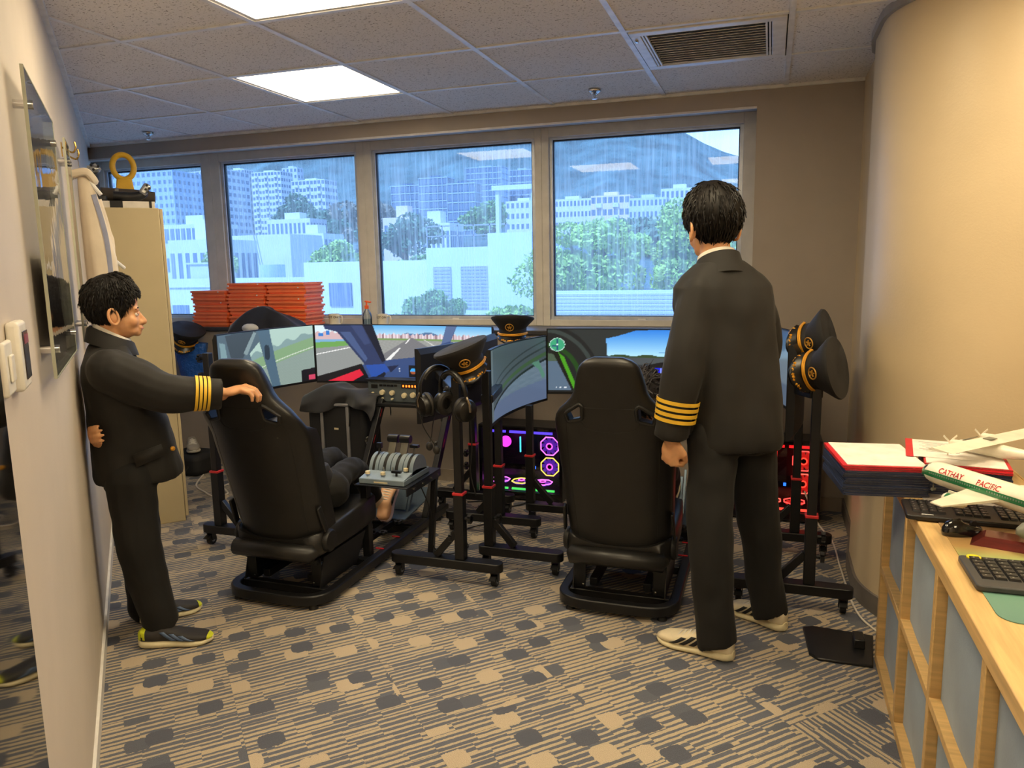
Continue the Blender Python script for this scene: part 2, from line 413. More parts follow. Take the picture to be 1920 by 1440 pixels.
for i in range(len(GX)-1):
    for j in range(len(GY)-1):
        x0, x1, y0, y1 = GX[i], GX[i+1], GY[j], min(GY[j+1], 4.8)
        key = (g_round(x0), g_round(y0))
        if key in lampcells or key == ventcell: continue
        poly = [(x0+.011, y0+.011), (x1-.011, y0+.011), (x1-.011, y1-.011), (x0+.011, y1-.011)]
        poly = clip(poly, r2, r2, (WL)*r2+.004)
        if len(poly) < 3 or (x0 > .4 and y0 > 3.3): continue
        if x0 > .0 and y1 > 3.1 and x1 > .6: poly = clip(poly, -1, 0, -.62) if y0 > 3.1 else poly
        if len(poly) < 3: continue
        c = (sum(p[0] for p in poly)/len(poly), sum(p[1] for p in poly)/len(poly))
        o = part('ceiling_tile', MB().prism([(p[0]-c[0], p[1]-c[1]) for p in poly], CZ+.004, CZ+.02), clm, ce, smooth=False)
        o.location = (c[0], c[1], 0)
for x in GX[:-1]:
    y0 = max(-1.5, WL-x+.01); y1 = 4.8 if x < .3 else 3.15
    if y1-y0 > .1: part('tee_bar', MB().box(x-.0125, x+.0125, y0, y1, CZ-.002, CZ+.006).box(x-.002, x+.002, y0, y1, CZ+.006, CZ+.03), teem, ce)
for y in GY[:-1]:
    x0 = WL-y+.01; x1 = .55 if y > 3.2 else 2.3
    part('tee_bar', MB().box(x0, x1, y-.0125, y+.0125, CZ-.0015, CZ+.0055).box(x0, x1, y-.002, y+.002, CZ+.006, CZ+.03), teem, ce)
struct('trim_4', wall_line((.9, -.9+WL), (-5.13, 5.13+WL-.0), CZ-.016, CZ+.004, -.022), whitem)
struct('trim_5', MB().box(-5.1, .46, 4.78, 4.8, CZ-.012, CZ+.004), whitem)
# light panels
def lamp_mat():
    m, n, b = newmat('light_diffuser'); b.inputs['Base Color'].default_value = (.9, .88, .8, 1)
    b.inputs['Emission Color'].default_value = (1, .82, .53, 1); b.inputs['Emission Strength'].default_value = LAMP
    return m
lm = lamp_mat()
for a, b, t in LAMPS:
    T = thing('square_lamp', 'square glowing light panel in the ceiling ' + t, 'ceiling light', (a+.343, b+.3436, CZ), group='ceiling light panels')
    f_ = MB(); q = .331
    for x0, x1, y0, y1 in ((-q, q, -q, -q+.018), (-q, q, q-.018, q), (-q, -q+.018, -q+.018, q-.018), (q-.018, q, -q+.018, q-.018)): f_.box(x0, x1, y0, y1, .002, .03)
    part('frame', f_, teem, T); part('diffuser', MB().box(-q+.018, q-.018, -q+.018, q-.018, .008, .014), lm, T)
# return air grille
T = thing('air_vent', 'white slatted air-conditioning grille set in the ceiling', 'air vent', (-.6355+.343, 3.441+.3436, CZ))
q = .325; f_ = MB()
for x0, x1, y0, y1 in ((-q, q, -q, -q+.05), (-q, q, q-.05, q), (-q, -q+.045, -q+.05, q-.05), (q-.06, q, -q+.05, q-.05)): f_.box(x0, x1, y0, y1, -.008, .012)
part('frame', f_, teem, T, bevel=.003)
for x in (-q+.052, -q+.066, q-.068, q-.082): part('inner_rail', MB().box(x-.004, x+.004, -q+.05, q-.05, -.006, .006), teem, T)
part('latch', MB().ball((-q+.02, -q+.11, -.012), (.008, .02, .006), 6), P('chrome', (220, 220, 222), .15, 1), T)
part('duct_box', MB().box(-q+.045, q-.06, -q+.05, q-.05, .03, .05), P('duct_dark', (18, 17, 16), .9), T)
sm = mesh_of(MB().obox((0, 0, 0), (2*q-.16, .0165, .002), (.62, 0, 0)), 'slat'); sm.materials.append(teem)
for k in range(14): link('slat', sm, None, T, (-.004, -q+.07+k*(2*q-.14)/13, 0))
# sprinklers
def sprinkler(x, y, where):
    T = thing('fire_sprinkler', 'small chrome fire sprinkler on the ceiling ' + where, 'sprinkler', (x, y, CZ-.045), group='ceiling sprinklers')
    ch = P('chrome', (220, 220, 222), .15, 1)
    part('escutcheon', MB().lathe([(.012, .02), (.036, .036), (.038, .044), (.01, .0445)], n=20), ch, T)
    part('body', MB().cyl((0, 0, .004), (0, 0, .04), .008).tube([(-.012, 0, .03), (-.016, 0, .014), (0, 0, .002)], .0025).tube([(.012, 0, .03), (.016, 0, .014), (0, 0, .002)], .0025), ch, T)
    part('deflector', MB().lathe([(.004, 0), (.016, -.002), (.016, -.004), (.003, -.003)], n=16), ch, T)
    part('bulb', MB().ball((0, 0, .017), (.003, .003, .010), 6), P('red_bulb', (170, 30, 24), .2), T)
sprinkler(-.99, 4.48, 'near the vent grille'); sprinkler(-4.25, 4.52, 'in the narrow corner by the slanted wall')
# ================================================================== the hillside city outside the windows
concrete = P('render_white', (192, 195, 198), .8, var=(.4, .04)); glassd = P('tower_glass', (70, 92, 120), .25, var=(.2, .1))
winm = P('far_window_glass', (86, 104, 128), .3); greyb = P('render_grey', (178, 184, 192), .8, var=(.4, .04)); pinkb = P('render_pink', (206, 186, 176), .8)
steelb = P('render_steel', (150, 168, 190), .7); louv = P('louvre_grey', (128, 132, 140), .6)
def building(name, label, x0, x1, y0, dep, z0, z1, mat, style, nx, nz, group='buildings on the hillside'):
    """a block with storeys of windows on the faces towards the room (south and sides)"""
    T = thing(name, label, 'building', ((x0+x1)/2, y0+dep/2, z0), group=group)
    w, h = x1-x0, z1-z0
    body = MB().box(-w/2, w/2, -dep/2, dep/2, 0, h)
    body.box(-w*.2, w*.15, -dep*.2, dep*.2, h, h+h/nz*.32)
    part('wall', body, mat, T)
    fh = h/nz; fx = w/nx; ny = max(2, int(round(dep/fx)))
    wn = MB(); sl = MB()
    for k in range(nz):
        z = k*fh
        if style == 'punched':
            for i in range(nx):
                x = -w/2+(i+.5)*fx; wn.box(x-fx*.27, x+fx*.27, -dep/2-.02*fx, -dep/2+.1, z+fh*.32, z+fh*.80)
            for sx in (-1, 1):
                for j in range(ny):
                    y = -dep/2+(j+.5)*dep/ny; wn.box(sx*w/2-.05, sx*w/2+.05, y-dep/ny*.25, y+dep/ny*.25, z+fh*.32, z+fh*.8)
        elif style == 'balcony':
            for i in range(nx):
                x = -w/2+(i+.5)*fx
                if i % 3 == 1: sl.box(x-fx*.5, x+fx*.5, -dep/2-fx*.35, -dep/2, z, z+fh*.36)
                wn.box(x-fx*.36, x+fx*.36, -dep/2-.03*fx, -dep/2+.1, z+fh*.38, z+fh*.86)
            for sx in (-1, 1):
                for j in range(ny):
                    y = -dep/2+(j+.5)*dep/ny; wn.box(sx*w/2-.06, sx*w/2+.06, y-dep/ny*.3, y+dep/ny*.3, z+fh*.35, z+fh*.85)
        else:
            sl.box(-w/2-.02*w, w/2+.02*w, -dep/2-.02*w, dep/2, z+fh*.88, z+fh)
            for i in range(nx+1):
                if k == 0: sl.box(-w/2+i*fx-.04*fx, -w/2+i*fx+.04*fx, -dep/2-.03*w, -dep/2, 0, h)
            for i in range(nx):
                x = -w/2+(i+.5)*fx; wn.box(x-fx*.4, x+fx*.4, -dep/2-.01*w, -dep/2+.1, z+fh*.15, z+fh*.8)
    if wn.v: part('windows', wn, winm, T)['kind'] = 'stuff'
    if sl.v: part('balcony_slabs' if style == 'balcony' else 'facade_grid', sl, concrete if style != 'glass' else steelb, T)['kind'] = 'stuff'
    return T
def fz(z, k): return 1.5+(z-1.5)*k
rows = [  # label, x0, x1, y, z0, z1, distance factor, material, style, columns, storeys
 ('broad bluish apartment slab furthest along the slanted wall', -114, -99, 110, 4, 19, 2.4, steelb, 'punched', 13, 13),
 ('tall grey-blue apartment slab standing behind the broad slab', -110, -98.8, 124, 4, 20.6, 2.4, greyb, 'balcony', 9, 14),
 ('terraced white house with long balconies below the slabs', -64.8, -58, 70, 1, 6.7, 1.5, concrete, 'balcony', 9, 3),
 ('low white house with a flat roof below the terraces', -46, -41.6, 50, -1, 4.0, 1.1, concrete, 'punched', 6, 2),
 ('slender white tower leftmost of the white tower group', -120, -114.6, 150, 6, 24.4, 2.4, concrete, 'balcony', 6, 14),
 ('white balcony tower with stepped roof in the tower group', -112.8, -105, 150, 6, 23.5, 2.4, concrete, 'balcony', 9, 15),
 ('plain white tower peeking between two balcony towers', -118.5, -114, 170, 8, 27, 2.4, greyb, 'punched', 4, 14),
 ('wide white balcony tower on the right of the tower group', -95.5, -87.5, 140, 5, 19.8, 2.4, concrete, 'balcony', 9, 12),
 ('white mid-rise with three long window bands on the slope', -65.7, -58.8, 90, 3, 8.3, 1.8, concrete, 'punched', 10, 3),
 ('small white house with square windows beside the trees', -48.3, -44.2, 70, 0, 5.2, 1.5, concrete, 'punched', 5, 3),
 ('dark blue glass tower with seven bays', -72.3, -66, 140, 5, 17.6, 2.4, glassd, 'glass', 6, 10),
 ('dark blue glass tower next to the seven-bay tower', -63.8, -58, 135, 5, 18.2, 2.4, glassd, 'glass', 6, 11),
 ('angled dark glass tower with pale floor lines', -51.6, -46.6, 120, 4, 15.2, 2.4, glassd, 'glass', 5, 9),
 ('pale office tower with white vertical window strips', -68.2, -59.4, 170, 8, 24.2, 2.4, steelb, 'glass', 8, 14),
 ('far blue tower with a white top edge', -61.2, -54.6, 180, 9, 24.4, 2.4, steelb, 'glass', 6, 12),
 ('low pink stone building with a cornice', -47.9, -43.2, 90, 2, 7.9, 1.6, pinkb, 'punched', 5, 2),
 ('long low white building with small square windows', -38.9, -34.2, 80, 1.5, 6.4, 1.5, concrete, 'punched', 8, 2),
 ('white apartment block with rows of small dot windows', -37.9, -32.6, 110, 3, 11, 2.2, concrete, 'punched', 7, 7),
 ('white slab with dense windows behind the leafy tree', -33.6, -27, 120, 3, 11.8, 2.2, concrete, 'punched', 11, 7),
 ('cream block with corner towers behind the leafy tree', -24.9, -19.2, 110, 2, 11.2, 2.2, pinkb, 'balcony', 7, 7),
 ('grey block with an even grid of windows under the hill', -17.6, -12.8, 100, 1, 9.8, 2.2, greyb, 'punched', 9, 8),
 ('pale stepped block highest on the slope beside the grey grid block', -17.6, -11.5, 130, 3, 13.6, 2.2, concrete, 'punched', 8, 6),
]
for lb, x0, x1, y, z0, z1, k, mt, st, nx, nz in rows:
    building('apartment_building', lb, x0*k, x1*k, y*k, max(6, (x1-x0)*k*.6), fz(z0, k)-6, fz(z1, k), mt, st, nx, nz)
# near white building with parapet and square windows
T = thing('low_white_building', 'long low white building with a parapet right below the windows', 'building', (-26.5, 40, -9))
part('wall', MB().box(-8.5, 6.6, -4.5, 4.5, 0, 9.6).box(-8.5, 6.6, -4.6, -4.3, 9.6, 10.1), concrete, T)
part('roof_hut', MB().box(-5.2, -3.9, -4.0, -2.8, 10, 10.9).prism([(-5.4, -4.1), (-3.7, -4.1), (-3.7, -2.6), (-5.4, -2.6)], 10.9, 11.0), greyb, T)
part('water_tank', MB().cyl((-.3, -3, 9.6), (-.3, -3, 10.8), .7), steelb, T)
wmesh = mesh_of(MB().box(-.55, .55, -.05, .05, 0, 1.0), 'window'); wmesh.materials.append(winm)
for x, z in ((-6.9, 7.6), (-5.6, 7.6), (3.7, 8.1), (5.0, 8.1), (6.4, 8.1), (1.5, 8.1), (3.9, 5.8), (5.2, 5.8), (6.5, 5.8), (-1.5, 8.1)): link('window', wmesh, None, T, (x, -4.52, z))
T = thing('blank_white_building', 'white windowless building block with a leaning mast', 'building', (-51, 72, -5))
part('wall', MB().box(-4.6, 3.4, -3, 3, 0, 10.2), concrete, T); part('mast', MB().cyl((-.2, -3.3, 6.5), (-1.2, -3.3, 12), .06), louv, T)
part('scaffold_rail', MB().box(-3.5, 2.5, -3.3, -3.2, 5.6, 5.75), louv, T)
T = thing('small_white_annex', 'small white annex with one dark window below the round tree', 'building', (-16.0, 31.5, -6))
part('wall', MB().box(-3.4, 2.8, -2.5, 2.5, 0, 7.8), concrete, T); link('window', wmesh, None, T, (-1.6, -2.52, 5.9)); link('window', wmesh, None, T, (1.9, -2.52, 4.0))
# concrete plant building with louvred vents
T = thing('louvred_building', 'pale concrete plant building with two louvred vents and roof rail', 'building', (-10.1, 28, -8))
lb = P('render_bluewhite', (182, 192, 204), .75, var=(.5, .03))
part('wall', MB().box(-2.0, 1.2, -2, 2, 0, 10.2), lb, T)
for x0, x1 in ((-1.72, -1.02), (-.62, .9)):
    v_ = part('louvre_vent', MB().box(x0, x1, -2.03, -1.99, 7.95, 9.5), louv, T)
    for k in range(12): part('slat', MB().obox(((x0+x1)/2, -2.05, 8.03+k*.125), (x1-x0, .02, .085), (.5, 0, 0)), greyb, v_, smooth=False)
rl = MB(); rl.box(-2, 1.2, -1.95, -1.91, 10.95, 11.0); rl.box(-2, 1.2, -1.95, -1.91, 10.6, 10.64)
for k in range(6): rl.box(-2+k*.62, -1.96+k*.62, -1.95, -1.91, 10.2, 11)
part('roof_rail', rl, louv, T)
T = thing('white_stair_tower', 'white angular stair tower beside the louvred building', 'building', (-7.75, 24.6, -8))
part('wall', MB().prism([(-.95, -1.2), (.55, -1.2), (.95, -.5), (.95, 1.2), (-.95, 1.2)], 0, 10.55), lb, T, smooth=False)
part('joint_line', MB().box(-.95, .55, -1.21, -1.19, 8.0, 8.02), louv, T)
pr = MB()
for x in (-.7, .5): pr.box(x-.06, x+.06, -.9, -.7, 10.5, 11.9)
pr.box(-.85, .65, -1, -.6, 11.9, 12.05); part('roof_portal', pr, greyb, T)
# near louvred parapet
T = thing('parapet_screen', 'pale louvred parapet screen outside below the trees', 'parapet', (-2.2, 14.2, -3))
part('wall', MB().box(-1.9, 2.4, 0, .3, 0, 4.0), lb, T)
for k in range(14): part('louvre', MB().obox((.25, -.02, 3.05+k*.068), (4.3, .03, .05), (.5, 0, 0)), greyb, T, smooth=False)
# trees
leafc = [P('leaf_'+n_, c, .6, var=(2.5, .2)) for n_, c in (('light', (150, 178, 84)), ('mid', (116, 148, 80)), ('deep', (84, 112, 84)))]
bark = P('bark', (92, 82, 70), .9, bump=(20, .5))
rng = np.random.default_rng(3)
def tree(label, x, y, zc, rx, rz, lm_, n=3200, leaf=.16, blobs=14, trunk=5):
    T = thing('leafy_tree', label, 'tree', (x, y, zc-trunk-rz*.5), group='trees outside the windows')
    zc_ = trunk+rz*.5; mb = MB()
    cs = [(rng.normal(0, .45, 3)*np.array([rx, rx*.7, rz])+np.array([0, 0, zc_]), rng.uniform(.28, .5)) for _ in range(blobs)]
    for i in range(n):
        c, r = cs[i % blobs]; d = rng.normal(0, 1, 3); d /= np.linalg.norm(d)
        p = Vector(c + d*np.array([rx, rx, rz])*r*rng.uniform(.75, 1.05))
        a = Vector(rng.normal(0, 1, 3)).normalized(); b = a.orthogonal().normalized(); s_ = leaf*rng.uniform(.6, 1.2)
        mb.add([p-a*s_, p+b*s_*.5, p+a*s_, p-b*s_*.5], [(0, 1, 2, 3)])
    part('foliage', mb, lm_, T, smooth=False)['kind'] = 'stuff'
    tr = MB().tube(smoothpts([(0, 0, 0), (.1, 0, trunk*.6), (0, .1, zc_)]), .12*rx, 8)
    for c, r in cs[:7]: tr.tube([(0, .05, trunk*.8), tuple(c)], [.05*rx, .015*rx], 6)
    part('trunk', tr, bark, T)
tree('bright green tree with airy crown right outside the window by the pier', -2.2, 20, 1.6, 1.15, 1.15, leafc[0], 9000, .075)
tree('loose branching green tree outside beside the airy bright tree', -4.0, 17.5, 1.45, 1.35, .95, leafc[0], 8000, .07, 22)
tree('dense green tree low below the hand-sanitiser window', -9.75, 20.5, .35, .85, .75, leafc[1], 8000, .07)
tree('rounded dark green tree above the white annex', -17.2, 37, 1.5, 1.3, .75, leafc[1], 5000, .09)
tree('small green tree beside the terrace of the low house', -41.5, 50, 1.9, 1.3, 1.2, leafc[0], 2000, .16)
tree('sunlit green tree behind the long parapet', -38.5, 62, 2.6, 2.3, 1.5, leafc[0], 2600, .22)
tree('dark tree between the pink building and the round tree', -30, 60, 4.4, 2.6, 1.9, leafc[2], 2600, .25)
tree('low shrubby tree at the foot of the stair tower', -6.5, 19, .05, .5, .45, leafc[0], 1600, .1, trunk=2)
tree('dark hillside tree between the white towers', -140, 210, 17, 9, 6, leafc[2], 2200, .9)
tree('broad hillside tree under the wide balcony tower', -118, 190, 13, 11, 5, leafc[2], 2400, .9)
tree('reddish green hillside tree right of the white towers', -92, 170, 13, 9, 5, P('leaf_russet', (116, 104, 84), .7, var=(1, .2)), 2200, .8)
tree('hillside tree beneath the pale office tower', -70, 190, 14, 7, 4, leafc[1], 2000, .7)
tree('dark hillside tree below the grey grid block', -22, 150, 6, 9, 5, leafc[2], 2200, .8)
# terrain and mountain
def terrain():
    ridge = [(-1400, 260), (-820, 214), (-505, 185), (-305, 178), (-186, 152), (-130, 139), (-108, 134), (-84, 125), (-61, 112), (-29, 97), (6, 84), (120, 66), (700, 60)]
    rx = [r[0] for r in ridge]; rz = [r[1] for r in ridge]
    xs = np.linspace(-1, 1, 150); ys = np.concatenate([np.linspace(12, 330, 22), np.linspace(350, 1000, 60)])
    vs = []; fs = []
    for j, y in enumerate(ys):
        for i, x in enumerate(xs):
            X = -180 + x*(300+y*1.2) if True else 0
            base = np.interp(y, [12, 40, 60, 100, 200, 350], [-12, -9, -5, -1, 7, 18])
            R = np.interp(X*800/max(y, 400), rx, rz)
            t = np.clip((y-350)/450, 0, 1); z = base if y <= 350 else 18+(R-18)*(t*t*(3-2*t)) - max(0, y-800)*.4
            if y > 350: z += (4*math.sin(X*.045+y*.01)+3*math.sin(X*.11+y*.023+1))*min(1, (y-350)/150)*(.25+.75*(1-t)) + rng.uniform(-1.2, 1.2)
            vs.append((X, y, z))
    n = len(xs)
    for j in range(len(ys)-1):
        for i in range(n-1): a = j*n+i; fs.append((a, a+1, a+1+n, a+n))
    return MB().add(vs, fs)
mo = part('wooded_mountain', terrain(), P('forest_canopy', (70, 92, 92), .95, var=(.05, .3), bump=(.22, .9, 3)))
mo['kind'] = 'structure'
# ================================================================== cube shelf, desk things
oak = P('oak_veneer', (206, 170, 112), .45, var=(6, .09), stretch=(1, 12, 12), bump=(60, .1))
oaky = P('oak_top', (214, 178, 120), .4, var=(5, .08), stretch=(14, 1, 14), bump=(50, .08))
T = thing('cube_shelf', 'light oak cube shelf unit used as a desk beside the curved wall', 'shelf', (.62, 1.85, 0))
x0, x1, zt = .42, .82, .765
part('worktop', MB().box(x0-.004, x1, .72, 2.985, zt-.04, zt), oaky, T, bevel=.003, w=True)
part('bottom_panel', MB().box(x0, x1, .75, 2.94, 0, .035), oak, T, bevel=.002, w=True)
ys = [2.955, 2.515, 2.057, 1.60, 1.143, .735]
for i, y in enumerate(ys): part('end_panel' if i in (0, 5) else 'divider', MB().box(x0, x1, y-.0155, y+.0155, 0.0 if i in (0, 5) else .0355, zt-.0405), oak, T, bevel=.002, w=True)
for i in range(5): part('shelf_board', MB().box(x0, x1, ys[i+1]+.016, ys[i]-.016, .362, .388), oak, T, bevel=.002, w=True)
part('back_panel', MB().box(x1, x1+.006, .72, 2.98, 0, zt), oak, T, w=True)
binm = P('bin_fabric', (126, 142, 160), .85, var=(5, .07), bump=(220, .4, .001), sheen=.2)
names = ['beside the curved wall', 'second from the curved wall', 'third from the curved wall', 'fourth from the curved wall', 'fifth from the curved wall']
for i in range(5):
    for row in (0, 1):
        ya, yb = ys[i+1]+.02, ys[i]-.02; za = (.037 if row == 0 else .390); h = .31 if row == 0 else .318
        mb = MB(); n_ = 8; rings = []
        d = .022
        xs_ = x0+d; xe = x1-.03
        # open-topped fabric box with a slightly sagging rim and bulging front
        fr = []
        for a in range(n_+1):
            t = a/n_; sag = .010*math.sin(math.pi*t)+.004*math.sin(9*t+i*2+row)
            col = []
            for b in range(n_+1):
                u = b/n_; bul = .009*math.sin(math.pi*t)*math.sin(math.pi*u) + .003*math.sin(6*u+5*t+i+row*3)*math.sin(math.pi*t)
                col.append((xs_-bul+.004, ya+(yb-ya)*t, za+(h-sag)*u))
            fr.append(col)
        vs = [p for c in fr for p in c]; fs = [(a*(n_+1)+b, (a+1)*(n_+1)+b, (a+1)*(n_+1)+b+1, a*(n_+1)+b+1) for a in range(n_) for b in range(n_)]
        mb.add(vs, fs)
        mb.box(xs_+.008, xe, ya, ya+.006, za, za+h-.004); mb.box(xs_+.008, xe, yb-.006, yb, za, za+h-.004)
        mb.box(xe-.006, xe, ya+.006, yb-.006, za, za+h-.004); mb.box(xs_+.008, xe-.006, ya+.006, yb-.006, za, za+.006)
        single('fabric_bin', mb, binm, 'blue-grey fabric bin in the %s shelf row, %s' % ('upper' if row else 'lower', names[i]), 'storage bin', 'fabric bins in the cube shelf')
# desk mat with a printed gradient
def mat_mat():
    m, n, b = newmat('desk_mat_print'); x, y, z = n.sep(n.n('TexCoord').outputs['Object'])
    f = n.m('DIVIDE', n.m('ADD', y, .55), 1.1)
    c = n.ramp(f, [(.0, lin((96, 140, 128))), (.27, lin((112, 156, 132))), (.34, lin((160, 170, 104))), (.40, lin((176, 140, 84))), (.55, lin((150, 120, 84))), (.68, lin((148, 140, 132)))])
    n.put(b.inputs['Base Color'], c); b.inputs['Roughness'].default_value = .5
    return m
def rrect(x0, x1, y0, y1, r, k=6):
    o = []
    for cx, cy, a0 in ((x1-r, y0+r, -math.pi/2), (x1-r, y1-r, 0), (x0+r, y1-r, math.pi/2), (x0+r, y0+r, math.pi)):
        o += [(cx+r*math.cos(a0+math.pi/2*j/k), cy+r*math.sin(a0+math.pi/2*j/k)) for j in range(k+1)]
    return o
DZ = .7655
single('desk_mat', MB().prism(rrect(.468, .80, 1.69, 2.79, .04), DZ, DZ+.002), mat_mat(), 'rounded desk mat fading from grey to teal on the oak worktop', 'desk mat')
paper = P('paper_white', (236, 230, 222), .7); navy = P('folder_navy', (40, 50, 78), .45, var=(8, .1)); redf = P('folder_red', (206, 40, 52), .4)
ink = P('ink_grey', (110, 108, 112), .7)
def folder_stack(cx, cy, w, l, rot, cols, where, z):
    n_ = len(cols)
    for k, c in enumerate(cols):
        th = .0078 if c is not paper else .002
        dx, dy, dr = random.uniform(-.004, .004), random.uniform(-.004, .004), random.uniform(-.02, .02)
        mb = MB()
        if c is paper: mb.obox((0, 0, th/2), (w*.93, l*.96, th))
        else:
            mb.obox((0, 0, .0015), (w, l, .003)); mb.obox((0, 0, th-.0015), (w, l, .003)); mb.obox((-w/2+.0008, 0, th/2), (.0016, l, th-.006))
        o = part('paper_folder' if c is not paper else 'paper_sheet', mb, c, None, smooth=False)
        if c is not paper: part('sheets', MB().obox((.002, 0, th/2), (w-.008, l-.006, th-.0062)), paper, o, smooth=False)
        o.location = (cx+dx, cy+dy, z); o.rotation_euler = (0, 0, rot+dr)
        kind = 'red' if c is redf else 'navy blue'
        if c is paper: tag(o, 'blank white sheet lying on the %s folder pile' % where, 'paper')
        else: tag(o, '%s card folder, %s in the %s folder pile' % (kind, ORD[n_-2-k], where), 'folder', '%s folders in the %s pile' % (kind, where))
        z += th+.0002
    return z
z1_ = folder_stack(.345, 2.70, .25, .315, .13, [navy]*10+[redf]*2+[paper], 'overhanging', DZ+.0004)
z2_ = folder_stack(.615, 2.755, .235, .33, -.14, [navy]*10+[redf]*2+[paper], 'desk-corner', DZ+.0025)
# typed lines on the letter
lt = thing('typed_letter', 'typed letter with red edge strip lying across the folder piles', 'paper', (.575, 2.80, z2_+.0004), -.14)
part('sheet', MB().obox((0, 0, .0006), (.20, .26, .0008)), paper, lt, smooth=False)
ln = MB()
for k in range(9): ln.obox((.004*(k % 3)-.02, .09-k*.017, .0013), (.12-.012*(k % 3), .0022, .0003))
part('typing', ln, ink, lt, smooth=False)['kind'] = 'stuff'
part('edge_strip', MB().obox((-.11, 0, .0007), (.022, .27, .001)), redf, lt, smooth=False)
# keyboards and mouse
kbd = P('keyboard_black', (26, 26, 28), .4, var=(30, .1)); keyc = P('key_black', (36, 36, 38), .35); prn = P('key_print', (200, 200, 196), .5)
def keyboard(name, label, loc, rot, L, D, rows, cols, body, tilt=.04):
    T = thing(name, label, 'keyboard', loc, rot)
    part('case', MB().prism(rrect(0, L, 0, D, .012, 3), 0, .014), body, T, bevel=.003)
    km = mesh_of(MB().loft([[(sx*.0078, sy*.0078, 0) for sx, sy in ((-1,-1),(1,-1),(1,1),(-1,1))], [(sx*.0062, sy*.0062, .006) for sx, sy in ((-1,-1),(1,-1),(1,1),(-1,1))]]), 'key', False)
    km.materials.append(keyc)
    pmk = MB()
    for r_ in range(rows):
        for c in range(cols):
            x = .018+(L-.036)*(c+.5)/cols; y = D*.22+(D*.70)*(r_+.5)/rows
            if cols > 16 and (c in (4, 9)): continue
            k = link('key', km, None, T, (x, y, .0135)); k.scale = ((L-.036)/cols/.0172, D*.70/rows/.0172, 1)
            pmk.obox((x-.002, y+.0018, .0197), (.0035, .0022, .0003))
    part('key_print', pmk, prn, T, smooth=False)['kind'] = 'stuff'
    return T
k1 = keyboard('keyboard', 'long black keyboard with number pad under the model planes', (.388, 2.318, DZ+.0025), -.06, .45, .165, 5, 19, kbd)
part('logo_print', MB().obox((.055, .018, .0143), (.03, .006, .0004)), prn, k1)
k2 = keyboard('compact_keyboard', 'compact grey keyboard with yellow power key on the teal mat', (.456, 1.835, DZ+.0025), .0, .36, .19, 6, 12, P('keyboard_grey', (62, 62, 64), .5))
part('power_key', MB().lathe([(.016, 0), (.016, .003), (.001, .003)], (.032, .176, .0138), 16), P('yellow_key', (226, 210, 40), .4), k2, label='yellow oval power key')
T = thing('computer_mouse', 'glossy black computer mouse in front of the long keyboard', 'mouse', (.508, 2.228, DZ+.0025), .35)
mb = MB(); rings = []
for i in range(9):
    t = i/8; z = .036*math.sin(math.pi*min(1, t*.5+.02)*1)
for i, (rr, z) in enumerate([(1, 0), (1.04, .008), (.98, .018), (.82, .027), (.5, .033), (.15, .035)]):
    rings.append([(rr*.052*math.cos(a)*(1 if math.cos(a) > 0 else 1), rr*.030*math.sin(a)*(1+.12*math.cos(2*a)), z*(1-.25*math.cos(a)*(rr < .95))) for a in [2*math.pi*k/20 for k in range(20)]])
mb.loft(rings); part('shell', mb, P('gloss_black', (18, 18, 20), .12, coat=.6), T)
part('wheel', MB().cyl((.03, -.004, .028), (.03, .004, .028), .008), kbd, T)
T = thing('wooden_plinth', 'dark red polished wooden display plinth beside the mouse', 'plinth', (.62, 2.165, DZ+.0025), -.3)
part('block', MB().loft([[(-.10, -.05, 0), (.12, -.05, 0), (.12, .05, 0), (-.10, .05, 0)], [(-.07, -.03, .022), (.12, -.03, .022), (.12, .03, .022), (-.07, .03, .022)]]), P('mahogany', (92, 30, 26), .2, coat=.4, stretch=(1, 9, 9), var=(8, .15)), T, smooth=False)
# model aircraft
white = P('model_white', (238, 232, 214), .3, coat=.3); green = P('model_green', (30, 110, 66), .3, coat=.3); redt = P('model_red', (208, 40, 44), .4)
gm = P('model_grey', (120, 122, 112), .4); chrm = P('chrome', (220, 220, 222), .15, 1)
def fus(L, R, prof, n=20, sy=1.):
    rings = []
    for t, k, dz in prof: rings.append([(t*L, R*k*math.cos(a)*sy, dz*R+R*k*math.sin(a)) for a in [2*math.pi*j/n for j in range(n)]])
    return MB().loft(rings)
A = thing('model_airliner', 'white model airliner with green nose, green stripe and red lettering', 'model plane', (.455, 2.50, .875), math.atan2(-.30, .20))
L, R = .62, .034
P_ = [(0, .05, -.25), (.012, .35, -.2), (.035, .65, -.1), (.075, .92, -.02), (.12, 1, 0), (.70, 1, 0), (.85, .75, .18), (.97, .3, .5), (1, .08, .6)]
part('fuselage', fus(L, R, P_), white, A)
part('nose', fus(L, R*1.012, P_[:5], sy=1).loft([]) if False else fus(L, R*1.015, [(0-.001, .05, -.25), (.012, .35, -.2), (.03, .6, -.11), (.05, .76, -.07)]), green, A)
st = MB(); nn = 40
def side(t, zz, s, off=1.02):
    k = np.interp(t, [p[0] for p in P_], [p[1] for p in P_]); dz = np.interp(t, [p[0] for p in P_], [p[2] for p in P_])
    a = math.asin(max(-1, min(1, zz))); return (t*L, s*R*k*off*math.cos(a), dz*R+R*k*off*math.sin(a))
